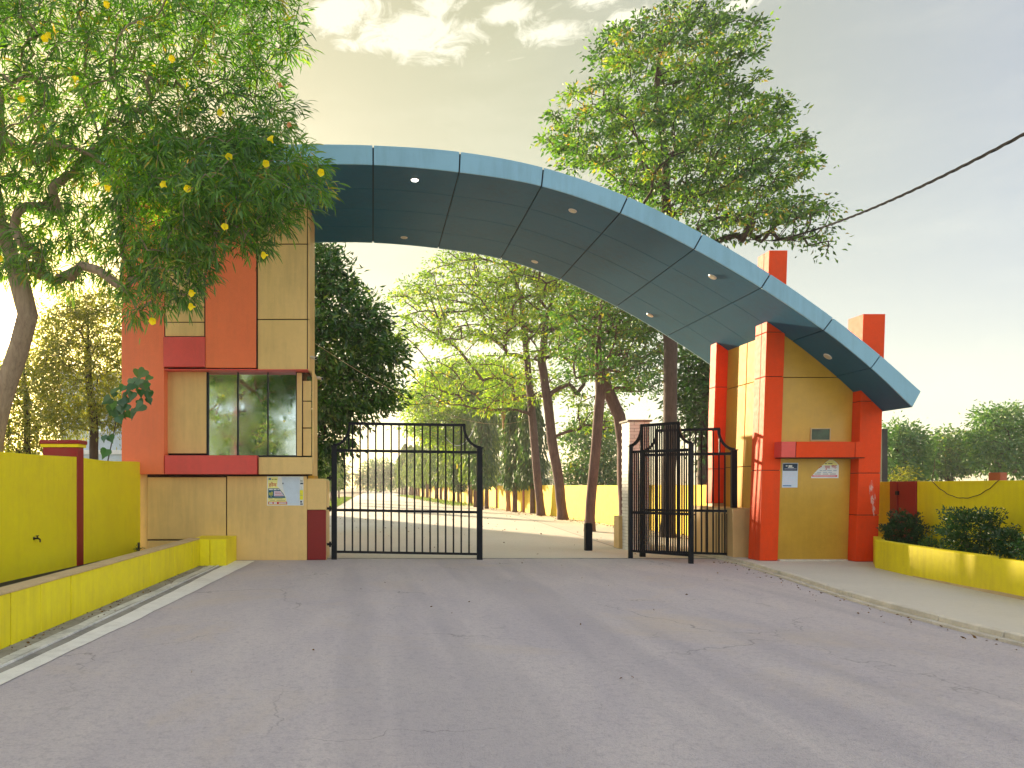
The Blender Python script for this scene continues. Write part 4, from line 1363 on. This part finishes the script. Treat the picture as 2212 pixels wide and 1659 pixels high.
# ------------------------------------------------------------------ trees
TREES = 1
if TREES:
    # the yellow-flowered oleander over the left wall
    ol = tree('oleander_tree', 'large oleander tree with narrow leaves and yellow bell flowers arching over the left wall',
              [(X_(-55, 11.6), 11.6, 0), at(-20, 1000, 11.6), at(8, 850, 11.5), at(42, 750, 11.4), at(60, 680, 11.3), at(40, 600, 11.3), at(0, 480, 11.4), at(-20, 350, 11.2)],
              [([(-160, -140), (600, -140), (648, 10), (662, 90), (600, 140), (625, 190), (650, 260), (590, 320), (-160, 340)], 11.0, 680, 46),
               ([(205, 330), (230, 290), (290, 318), (350, 275), (420, 312), (480, 270), (560, 300), (610, 262), (650, 318), (672, 345), (700, 350), (728, 410), (650, 455), (560, 545), (480, 500), (455, 580), (420, 660), (330, 675), (270, 690), (262, 560), (238, 400)], 10.2, 300, 52),
               ([(-120, 340), (215, 330), (235, 480), (262, 560), (240, 640), (190, 580), (150, 640), (90, 590), (-60, 600)], 11.3, 190, 40)],
              L['oleander'], M['bark_grey'], .15, 11, llen=.175, lwid=.020, spread=.085, strip=True, curl=.30, droop=.22, asc=.15, bow=.35, r_tip=.0045, squash=.8, chaos=.35, tufty=.28,
              depth=.5, maxd=1.7, along=3)
    rr = np.random.default_rng(5)
    for (fx, fy) in ((237, 7), (110, 84), (94, 88), (377, 126), (162, 180), (49, 210), (590, 309), (495, 332), (576, 349), (698, 372), (360, 404), (408, 406), (485, 497), (579, 551),
                     (422, 633), (422, 663), (333, 692), (483, 244), (240, 402), (2, 553), (300, 60), (612, 187), (630, 272)):
        old = fx in (612, 630)
        Yf = 9.3 if fy > 300 else 9.6
        c = at(fx, fy, Yf)
        dd = Vector((rr.normal(0, .6), -1, rr.normal(-.2, .6))).normalized()
        u_ = dd.cross(Vector((0, 0, 1))).normalized(); w_2 = u_.cross(dd)
        vs = []; fs = []; sc = 1.2 if not old else .9
        prof = ((0, .006), (.03, .011), (.045, .024), (.062, .036))
        for (t, r_) in prof:
            for k_ in range(10): vs.append(c + dd * t * sc + (u_ * math.cos(k_ * math.pi / 5) + w_2 * math.sin(k_ * math.pi / 5)) * r_ * sc * (1.18 if (k_ % 2 == 0 and r_ > .03) else 1))
        for q in range(3):
            for k_ in range(10): fs.append((q * 10 + k_, q * 10 + (k_ + 1) % 10, q * 10 + 10 + (k_ + 1) % 10, q * 10 + 10 + k_))
        mb = MB(); mb.add(vs, fs)
        fl = mb.build('flower', L['petal_old' if old else 'petal'], ol)

    # big tree above the arch on the right
    tree('gateway_tree', 'tall light green tree rising above the blue arch on the right',
         [(X_(1443, 23), 23, 0), at(1447, 950, 23), at(1449, 760, 23), at(1450, 600, 23), at(1440, 460, 23), at(1437, 340, 23), at(1418, 200, 23), at(1430, 60, 23)],
         [([(1440, 5), (1500, 0), (1560, 15), (1635, 55), (1640, 165), (1590, 190), (1690, 215), (1730, 290), (1760, 350), (1700, 400), (1560, 420), (1430, 430), (1350, 395), (1270, 375), (1180, 345),
             (1178, 290), (1200, 225), (1230, 190), (1295, 145), (1300, 75), (1370, 45)], 23, 310, 84),
          ([(1340, 390), (1560, 415), (1700, 400), (1780, 430), (1790, 470), (1700, 470), (1560, 520), (1500, 600), (1400, 560), (1300, 440)], 23, 130, 40),
          ([(1640, 420), (1790, 430), (1808, 500), (1795, 565), (1730, 525), (1600, 520)], 23, 70, 11)],
         L['tall'], M['bark_dark'], .20, 21, llen=.165, lwid=.07, spread=.235, droop=.35, asc=.9, bow=.10, r_tip=.013, squash=.38, maxd=3.6, along=1, tufty=.34)

    G2 = 'roadside trees with leaning brown trunks'
    tree('roadside_tree', 'roadside tree with the leftmost thick leaning trunk beyond the open gateway',
         [(X_(1169, 40), 40, 0), at(1158, 1000, 40), at(1148, 880, 40), at(1137, 760, 40), at(1124, 650, 40), at(1100, 560, 40)],
         [([(838, 640), (880, 610), (950, 550), (1100, 470), (1250, 530), (1270, 640), (1180, 730), (1060, 735), (960, 750), (880, 745), (850, 700), (890, 665)], 40, 290, 50),
          ([(880, 800), (1000, 750), (1120, 770), (1220, 800), (1240, 860), (1130, 880), (1050, 900), (900, 880)], 40, 90, 34)],
         L['light'], M['bark_brown'], .21, 31, G2, llen=.21, lwid=.085, spread=.40, droop=.3, asc=.7, bow=.1, r_tip=.026, squash=.32, maxd=5, along=1, tufty=.28)
    tree('roadside_tree', 'roadside tree with the forked brown trunk second from the left beyond the gateway',
         [(X_(1216, 35), 35, 0), at(1206, 1030, 35), at(1192, 950, 35), at(1182, 860, 35), at(1170, 780, 35), at(1180, 690, 35), at(1200, 620, 35)],
         [([(1080, 560), (1250, 480), (1400, 560), (1430, 680), (1380, 760), (1250, 760), (1140, 790), (1050, 740)], 35, 200, 48),
          ([(1220, 760), (1330, 780), (1340, 930), (1250, 930), (1230, 860)], 35, 50, 30)],
         L['light'], M['bark_brown'], .23, 32, G2, llen=.20, lwid=.08, spread=.37, droop=.3, asc=.7, bow=.1, r_tip=.024, squash=.32, maxd=4, along=1, tufty=.28)
    tree('roadside_tree', 'roadside tree whose slim trunk rises behind the short black post',
         [(X_(1274, 26), 26, 0), at(1279, 1050, 26), at(1288, 960, 26), at(1297, 850, 26), at(1292, 740, 26), at(1300, 640, 26)],
         [([(1190, 680), (1260, 590), (1350, 590), (1430, 690), (1440, 830), (1360, 850), (1300, 800), (1220, 830)], 26, 120, 42)],
         L['mid'], M['bark_brown'], .17, 33, G2, llen=.16, lwid=.065, spread=.28, droop=.3, asc=.7, bow=.1, r_tip=.014, squash=.35, maxd=3, along=1, tufty=.25)
    tree('roadside_tree', 'roadside tree with a kinked trunk just left of the white gate pillar',
         [(X_(1350, 28), 28, 0), at(1347, 1050, 28), at(1346, 960, 28), at(1338, 900, 28), at(1316, 850, 28), at(1288, 770, 28), at(1284, 690, 28)],
         [([(1220, 640), (1330, 580), (1460, 660), (1520, 760), (1440, 780), (1420, 860), (1330, 840), (1230, 790)], 28, 120, 42)],
         L['mid'], M['bark_brown'], .22, 34, G2, llen=.17, lwid=.07, spread=.28, droop=.3, asc=.7, bow=.1, r_tip=.014, squash=.35, maxd=3, along=1, tufty=.25)
    tree('roadside_tree', 'bushy yellow green tree behind the leaning trunks, left of the others',
         [(X_(1050, 62), 62, 0), at(1045, 980, 62), at(1035, 900, 62), at(1010, 830, 62)],
         [([(868, 850), (905, 815), (960, 790), (1050, 770), (1120, 800), (1130, 880), (1110, 960), (1040, 985), (950, 960), (885, 930), (870, 890)], 62, 280, 66)],
         L['light'], M['bark_brown'], .28, 35, llen=.34, lwid=.13, spread=.62, droop=.4, r_tip=.02, squash=.6, maxd=6, along=1)
    tree('roadside_tree', 'thin straight reddish trunk with a small crown between the dark drooping trees',
         [(X_(1098, 47), 47, 0), at(1096, 1000, 47), at(1090, 920, 47), at(1086, 860, 47)],
         [([(1040, 800), (1090, 780), (1150, 810), (1150, 870), (1100, 895), (1050, 880)], 47, 60, 40)],
         L['light'], M['bark_red'], .14, 36, llen=.25, lwid=.1, spread=.45, r_tip=.015, along=1)
    tree('bushy_tree', 'bright green tree beyond the far yellow wall, seen between the brown trunks',
         [(X_(1280, 62), 62, 0), at(1280, 1000, 62), at(1283, 960, 62)],
         [([(1216, 950), (1240, 920), (1275, 905), (1330, 920), (1362, 960), (1358, 1046), (1216, 1046)], 62, 110, 60)],
         L['mid'], M['bark_dark'], .25, 37, llen=.36, lwid=.15, spread=.6, r_tip=.02, maxd=4, along=1)
    tree('bushy_tree', 'dark green tree behind the red gatehouse pillars',
         [(X_(1520, 30), 30, 0), at(1520, 900, 30), at(1530, 800, 30)],
         [([(1462, 760), (1500, 720), (1600, 700), (1660, 800), (1660, 1000), (1550, 1040), (1500, 930), (1462, 900), (1450, 840)], 30, 170, 60)],
         L['dark'], M['bark_dark'], .25, 38, llen=.26, lwid=.09, spread=.38, r_tip=.012, maxd=3, along=1)
    tree('broadleaf_tree', 'dense dark green broadleaf tree just right of the left tower',
         [(X_(640, 24), 24, 0), at(645, 950, 24), at(660, 820, 24), at(690, 700, 24), at(705, 600, 24)],
         [([(540, 600), (640, 540), (715, 522), (748, 560), (755, 615), (800, 650), (830, 685), (862, 735), (868, 785), (845, 800), (850, 860), (820, 880), (770, 915), (745, 985), (705, 1010), (690, 1050),
             (600, 1050), (540, 900)], 24, 430, 66),
          ([(820, 850), (875, 835), (880, 870), (830, 885)], 24, 8, 26)],
         L['dark'], M['bark_dark'], .26, 39, llen=.23, lwid=.078, spread=.25, droop=.45, r_tip=.010, squash=.7, maxd=3.0, along=1, tufty=.3)
    # thin trees on the left against the light
    tree('thin_tree', 'thin sunlit tree with a dark forked trunk between the red wall pillar and the tower',
         [(X_(203, 24), 24, 0), at(203, 1000, 24), at(202, 900, 24), at(192, 830, 24), at(190, 740, 24), at(190, 680, 24)],
         [([(90, 720), (130, 640), (262, 620), (275, 760), (275, 940), (200, 920), (110, 950), (80, 850)], 24, 300, 55)],
         L['gold'], M['bark_dark'], .14, 41, llen=.13, lwid=.05, spread=.26, asc=.3, bow=.05, r_tip=.008, along=3, maxd=2.5)
    tree('thin_tree', 'thin sunlit tree with a dark trunk above the left end of the yellow wall',
         [(X_(58, 27), 27, 0), at(58, 960, 27), at(58, 880, 27), at(52, 800, 27), at(50, 700, 27)],
         [([(-90, 800), (20, 790), (70, 745), (85, 660), (125, 680), (130, 860), (110, 985), (-90, 985)], 27, 230, 56)],
         L['gold'], M['bark_dark'], .15, 42, llen=.15, lwid=.06, spread=.30, asc=.3, bow=.05, r_tip=.009, along=3, maxd=3)

    # heart-leaved sapling by the tower
    rng = np.random.default_rng(77)
    sp = empty('sapling', (X_(225, 14.4), 14.4, 0), 'slender sapling with heart shaped leaves in front of the orange tower corner', 'sapling')
    stem = [(X_(225, 14.4), 14.4, 0), at(232, 1000, 14.3), at(247, 930, 14.2), at(256, 880, 14.1), at(280, 840, 14.0), at(310, 800, 13.9)]
    MB().tube(stem, [.014, .012, .010, .008, .006, .004], 6).build('stem', M['bark_dark'], sp, smooth=True)
    lp = [(312, 800), (322, 812), (318, 830), (302, 818), (288, 830), (304, 842), (322, 842), (270, 845), (284, 856), (300, 862), (252, 848), (262, 862), (276, 872), (244, 870), (258, 884), (290, 880), (270, 892),
          (246, 886), (256, 900), (240, 862), (296, 796), (222, 940), (236, 944), (230, 966), (310, 870), (318, 858), (250, 836), (265, 830), (280, 820), (240, 880), (262, 876), (290, 848), (308, 828), (275, 860)]
    for i, (a, b) in enumerate(lp):
        c = at(a + rng.normal(0, 2), b + rng.normal(0, 2), 14.0 + rng.uniform(-.22, .12))
        d_ = Vector((rng.normal(0, .45), rng.normal(-.3, .4), -1)).normalized(); s_ = d_.cross(Vector((rng.normal(0, .5), 1, .2))).normalized(); n_ = s_.cross(d_)
        S = .175 * rng.uniform(.8, 1.25)
        prof = ((0, .0), (-.10, .22), (-.06, .42), (.15, .52), (.45, .42), (.75, .18), (1.15, 0.0))
        vs = [c + d_ * S * t + s_ * S * w + n_ * S * .12 * w for t, w in prof] + [c + d_ * S * t - s_ * S * w + n_ * S * .12 * w for t, w in prof[1:-1]]
        idx = [0, 1, 2, 3, 4, 5, 6]; idr = [0, 7, 8, 9, 10, 11, 6]
        mb = MB().add(vs, [tuple(idx), tuple(reversed(idr))])
        o = mb.build('leaf', L['heart'], sp)
        at_t = o.data.attributes.new('tint', 'FLOAT', 'POINT'); at_t.data.foreach_set('value', [float(np.clip(rng.beta(2, 3) + (.6 if i in (20,) else 0), 0, 1))] * len(o.data.vertices))

    # drooping columnar trees along the inner road
    def ashoka(name, label, loc, h, r, mat, seed, lp_=.34, n=2600):
        rng_ = np.random.default_rng(seed)
        root = empty(name, loc, label, 'tree', 'drooping columnar trees lining the inner road')
        loc = np.array(loc, float)
        z = rng_.uniform(.20, 1, n) ** .9 * h
        prof = np.interp(z / h, [.18, .3, .6, .85, 1.0], [.55, .95, 1, .7, .12]) * r
        a = rng_.uniform(0, 2 * math.pi, n); q = np.sqrt(rng_.uniform(.15, 1, n))
        lump = 1 + .25 * np.sin(a * 3 + z * 2.1) + .15 * np.sin(z * 5 + a)
        pos = loc + np.stack([np.cos(a) * q * prof * lump, np.sin(a) * q * prof * lump, z], 1)
        d_ = unit(np.stack([np.cos(a) * .35, np.sin(a) * .35, -np.ones(n)], 1) + rng_.normal(0, .25, (n, 3)))
        MB().tube([tuple(loc), tuple(loc + [.03, .02, h * .4]), tuple(loc + [0, 0, h * .9])], [.16, .11, .02], 8).build('trunk', M['bark_brown'], root, smooth=True)
        leaf_object('crown', pos, d_, rng_, mat, lp_, lp_ * .26, root, tuple(loc), strip=True, curl=.3)
        return root
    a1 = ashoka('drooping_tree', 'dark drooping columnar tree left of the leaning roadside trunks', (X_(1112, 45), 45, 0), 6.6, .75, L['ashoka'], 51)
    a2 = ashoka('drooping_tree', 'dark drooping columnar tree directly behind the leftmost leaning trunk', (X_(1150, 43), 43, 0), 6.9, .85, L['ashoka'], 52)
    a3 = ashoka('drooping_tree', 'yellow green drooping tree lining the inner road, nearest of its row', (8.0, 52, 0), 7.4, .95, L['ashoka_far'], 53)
    bush0 = bpy.data.objects['bushy_tree']; bl0 = bpy.data.objects['broadleaf_tree']
    copy_tree(bush0, (-9.6, -27, 0), 4.4, 'bushy street tree opposite the gate mirrored in the right window pane', 1.05, 'street trees opposite the gate')
    # the darker pair peeking between near trunks
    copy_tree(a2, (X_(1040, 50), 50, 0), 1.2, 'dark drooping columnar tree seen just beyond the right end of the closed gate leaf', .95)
    k_ = 0
    rr = np.random.default_rng(9)
    for y in np.arange(56, 135, 4.6):
        k_ += 1
        src = a3 if k_ % 3 else a1
        sc = rr.uniform(.85, 1.25)
        copy_tree(src, (wallX(y) - 1.0 + rr.uniform(-.3, .3), y, 0), rr.uniform(0, 6), ('yellow green' if k_ % 3 else 'dark green') + ' drooping tree in the far row along the inner road by the yellow wall', (sc * 1.05, sc * 1.05, sc * rr.uniform(.9, 1.1)))
    # left verge
    for y, x in ((58, -4.3), (66, -4.0), (75, -4.2), (88, -4.0)):
        copy_tree(a3, (x, y, 0), rr.uniform(0, 6), 'small green tree on the left verge seen through the closed gate leaf', rr.uniform(.62, .8), 'small trees on the left verge')

    # trees far right beyond the wall
    G3 = 'trees beyond the right boundary wall'
    tree('far_tree', 'round dark green tree right behind the dark concrete post', [(X_(1950, 52), 52, 0), at(1950, 1010, 52), at(1952, 970, 52)],
         [([(1895, 945), (1925, 922), (1960, 922), (1994, 945), (2004, 1000), (1994, 1052), (1895, 1052)], 52, 120, 70)], L['far'], M['bark_dark'], .3, 61, G3,
         llen=.30, lwid=.12, spread=.42, r_tip=.02, maxd=3, along=1)
    tree('far_tree', 'lighter green rounded tree in the middle beyond the right wall', [(X_(2052, 58), 58, 0), at(2050, 1020, 58), at(2052, 975, 58)],
         [([(1988, 975), (2010, 945), (2050, 928), (2090, 940), (2118, 965), (2120, 1010), (2050, 1022), (1995, 1040)], 58, 130, 66)], L['mid'], M['bark_dark'], .3, 62, G3,
         llen=.30, lwid=.12, spread=.42, r_tip=.02, maxd=3.5, along=1)
    tree('far_tree', 'tallest dark tree at the right edge beyond the wall', [(X_(2155, 50), 50, 0), at(2150, 1020, 50), at(2165, 970, 50)],
         [([(2103, 930), (2120, 895), (2165, 884), (2215, 888), (2280, 900), (2300, 980), (2290, 1030), (2140, 1018), (2095, 1000)], 50, 190, 70)], L['far'], M['bark_dark'], .3, 63, G3,
         llen=.28, lwid=.115, spread=.42, r_tip=.02, maxd=4, along=1)
    tree('small_bush', 'brownish bush rising just above the right wall beside the concrete post', [(X_(1948, 20), 20, 0), at(1948, 1050, 20)],
         [([(1925, 1030), (1940, 1010), (1962, 1012), (1972, 1048), (1925, 1050)], 20, 14, 40)], L['gold'], M['bark_dark'], .04, 64, None, 'bush',
         llen=.10, lwid=.04, spread=.13, maxd=.4, along=1)
    # far misty trees at the end of the road and a distant belt
    t0 = tree('distant_tree', 'hazy tree at the far end of the inner road', [(2, 190, 0), (2, 190, 3), (2.2, 190, 6)],
              [([(770, 1030), (790, 1004), (830, 996), (868, 1010), (872, 1050), (770, 1050)], 190, 90, 50)], L['far'], M['bark_dark'], .3, 71, 'hazy trees at the road end',
              llen=.8, lwid=.34, spread=1.0, r_tip=.05, maxd=5, along=0)
    for i, (dx, dy, s_) in enumerate(((14, 5, 1.15), (-15, 8, 1.2), (28, 20, 1.3), (-32, 15, 1.25), (45, 30, 1.2), (-50, 25, 1.3))):
        copy_tree(t0, (2 + dx, 190 + dy, 0), i * 1.3, 'hazy tree at the far end of the inner road', s_)

    # trees across the street behind the camera, mirrored in the tower window
    src_a = bpy.data.objects['roadside_tree']; src_b = bpy.data.objects['roadside_tree.001']
    G4 = 'street trees opposite the gate'
    copy_tree(src_a, (-8.6, -13, 0), 1.9, 'street tree opposite the gate whose trunk is mirrored in the left window pane', .72, G4)
    copy_tree(src_b, (-12.5, -22, 0), .7, 'street tree opposite the gate mirrored in the middle window pane', .95, G4)
    copy_tree(src_a, (-4.5, -24, 0), 4.0, 'street tree opposite the gate mirrored in the right window pane', .9, G4)

# shrubs and bedding plants -----------------------------------------------------------------------


def shrub(label, px0, px1, py0, py1, Y, n, seed, mat, llen=.055, name='shrub', stems=7):
    rng_ = np.random.default_rng(seed)
    c = np.array([(X_(px0, Y) + X_(px1, Y)) / 2, Y, Z_(py1, Y)]); w = (X_(px1, Y) - X_(px0, Y)) / 2; h = Z_(py0, Y) - Z_(py1, Y)
    root = empty(name, (c[0], Y, .46), label, 'shrub')
    u = unit(rng_.normal(size=(n, 3))); rad = rng_.uniform(.3, 1, n)[:, None] ** .5
    lump = 1 + .20 * np.sin(u[:, :1] * 7 + seed) + .18 * np.sin(u[:, 2:] * 9 + seed * 2)
    p_ = u * rad * lump * np.array([w, min(w, .5), h / 2]) + np.array([0, 0, h / 2])
    p_[:, 2] = np.maximum(p_[:, 2], rng_.uniform(0, .1, n))
    p_ += c
    d_ = unit(u + rng_.normal(0, .7, (n, 3)) + np.array([0, 0, .35]))
    mb = MB()
    for k_ in range(stems):
        a = rng_.uniform(0, 6.28); r_ = rng_.uniform(.2, .8)
        tip_ = c + np.array([math.cos(a) * w * r_, math.sin(a) * min(w, .5) * r_, h * rng_.uniform(.6, 1.08)])
        mb.tube([(c[0] + .03 * math.cos(a), Y + .03 * math.sin(a), .44), tuple((c * .45 + tip_ * .55)), tuple(tip_)], [.010, .007, .003], 5)
        m_ = 12
        p_ = np.vstack([p_, tip_ + rng_.normal(0, .035, (m_, 3))]); d_ = np.vstack([d_, unit(rng_.normal(0, .8, (m_, 3)) + [0, 0, .5])])
    mb.build('stem', M['bark_dark'], root)
    leaf_object('foliage', p_, d_, rng_, mat, llen, llen * .45, root, tuple(c), curl=.1)
    return root


shrub('dense dark green shrub in front of the red pilaster', 1912, 1992, 1112, 1188, 13.9, 3400, 91, L['shrub'])
shrub('largest dark green shrub in the middle of the right planter', 2038, 2156, 1098, 1200, 11.6, 5600, 92, L['shrub'], .05)
shrub('smaller leafy shrub at the right edge of the right planter', 2156, 2206, 1140, 1208, 10.3, 1500, 93, L['shrub'], .045)
shrub('leafy shrub cut by the right edge of the photo', 2200, 2270, 1160, 1215, 9.9, 1300, 94, L['shrub'], .045)
shrub('low straggly shrub between the two dense ones', 1990, 2042, 1165, 1195, 12.6, 420, 95, L['mid'], .045, stems=9)
# climbing sprigs in the left bed
shrub('small dark weed in the bed behind the left planter', 290, 312, 1182, 1196, 15.2, 120, 96, L['shrub'], .03)

# fallen leaves and grass ---------------------------------------------------------------------------
rng = np.random.default_rng(100)


def scatter(name, pts, rng_, mat, length, label, up=.25):
    n_ = len(pts)
    d_ = unit(np.stack([rng_.normal(size=n_), rng_.normal(size=n_), rng_.uniform(-.05, up, n_)], 1))
    o_ = leaf_object(name, pts, d_, rng_, mat, length, length * .5, None, tuple(pts.mean(0)), curl=.2)
    return tag(o_, label, None, None, 'stuff')


y = rng.uniform(58, 130, 900)
P1 = np.stack([np.array([wallX(t) for t in y]) - rng.uniform(.2, 3.0, 900), y, np.full(900, .03)], 1)
y = rng.uniform(18, 60, 500)
P2 = np.stack([np.array([wallX(t) for t in y]) - np.abs(rng.normal(0, .5, 500)) - .05, y, np.full(500, .03)], 1)
y = rng.uniform(17, 90, 700)
P3 = np.stack([rng.uniform(-2.4, 7.5, 700), y, np.full(700, .012)], 1)
scatter('fallen_leaves', np.vstack([P1, P2, P3[:260]]), rng, L['litter'], .085, 'dry brown leaves scattered along the inner road')
y = rng.uniform(4, 15.8, 160)
P4 = np.stack([np.array([plx(t) for t in y]) + np.abs(rng.normal(0, .12, 160)) + .02, y, np.full(160, .016)], 1)
scatter('fallen_leaves', P4, rng, L['litter'], .035, 'tiny dry leaves lying in the left gutter')
y = rng.uniform(3, 15.5, 110)
P7 = np.stack([np.interp(y, [p[1] for p in KL], [p[0] for p in KL]) - .05 - np.abs(rng.normal(0, .25, 110)), y, np.full(110, .014)], 1)
P8 = np.stack([rng.uniform(-2.4, 6, 18), rng.uniform(6, 16, 18), np.full(18, .014)], 1)
scatter('fallen_leaves', np.vstack([P7, P8]), rng, L['litter'], .045, 'small dry leaves along the right kerb and on the road')
n_ = 9000
y = rng.uniform(18, 100, n_)
P5 = np.stack([-2.7 - np.abs(rng.normal(0, 1.3, n_)), y, np.full(n_, 0.0)], 1)
d5 = unit(np.stack([rng.normal(0, .4, n_), rng.normal(0, .4, n_), np.ones(n_)], 1))
o = leaf_object('grass', P5, d5, rng, L['grass'], .22, .03, None, (-3, 40, 0)); tag(o, 'green grass growing along the left verge', None, None, 'stuff')
n_ = 2600
y = rng.uniform(58, 120, n_)
P6 = np.stack([np.array([wallX(t) for t in y]) - rng.uniform(.6, 2.6, n_), y, np.full(n_, 0.0)], 1)
d6 = unit(np.stack([rng.normal(0, .4, n_), rng.normal(0, .4, n_), np.ones(n_)], 1))
o = leaf_object('grass', P6, d6, rng, L['grass'], .28, .04, None, (8, 80, 0)); tag(o, 'sparse grass under the far row of drooping trees', None, None, 'stuff')

# ------------------------------------------------------------------ overhead cable
A_, B_ = Vector(at(2420, 175, 8.5)), Vector(at(1668, 520, 21.5))
npt = 90; cen = []
for q in range(npt):
    u = q / (npt - 1)
    p_ = A_.lerp(B_, u); p_.z -= .55 * 4 * u * (1 - u) * .5; cen.append(p_)
mb = MB()
dirc = (B_ - A_).normalized(); su = dirc.cross(Vector((0, 0, 1))).normalized(); sv = su.cross(dirc)
for ph in (0, 2.1, 4.2):
    mb.tube([c + (su * math.cos(ph + i * .85) + sv * math.sin(ph + i * .85)) * .016 for i, c in enumerate(cen)], .012, 5)
o = mb.build('overhead_cable', M['cable'], None)
tag(o, 'twisted black overhead cable running down from the upper right to the tree', 'cable')

# thin wires behind the arch and the pale cord hanging on the closed gate leaf
def wire(name, label, a, b, sag, r, mat):
    a, b = Vector(a), Vector(b); pts = []
    for q in range(21):
        u = q / 20; p_ = a.lerp(b, u); p_.z -= sag * 4 * u * (1 - u); pts.append(p_)
    return tag(MB().tube(pts, r, 5).build(name, mat, None), label, 'wire')


wire('service_wire', 'thin pale wire running from the tower edge across the dark broadleaf tree', at(681, 742, 17.25), at(1140, 905, 40), .9, .005, M['plaster_cap'])
wire('service_wire', 'thin dark wire crossing the bushy yellow green tree behind the arch', at(862, 874, 38), at(1136, 800, 39.5), .5, .018, M['cable'])
wire('cord', 'pale cord drooping from the upper corner of the closed gate leaf', at(960, 940, 16.22), at(1022, 930, 16.22), .28, .009, M['white_plastic'])
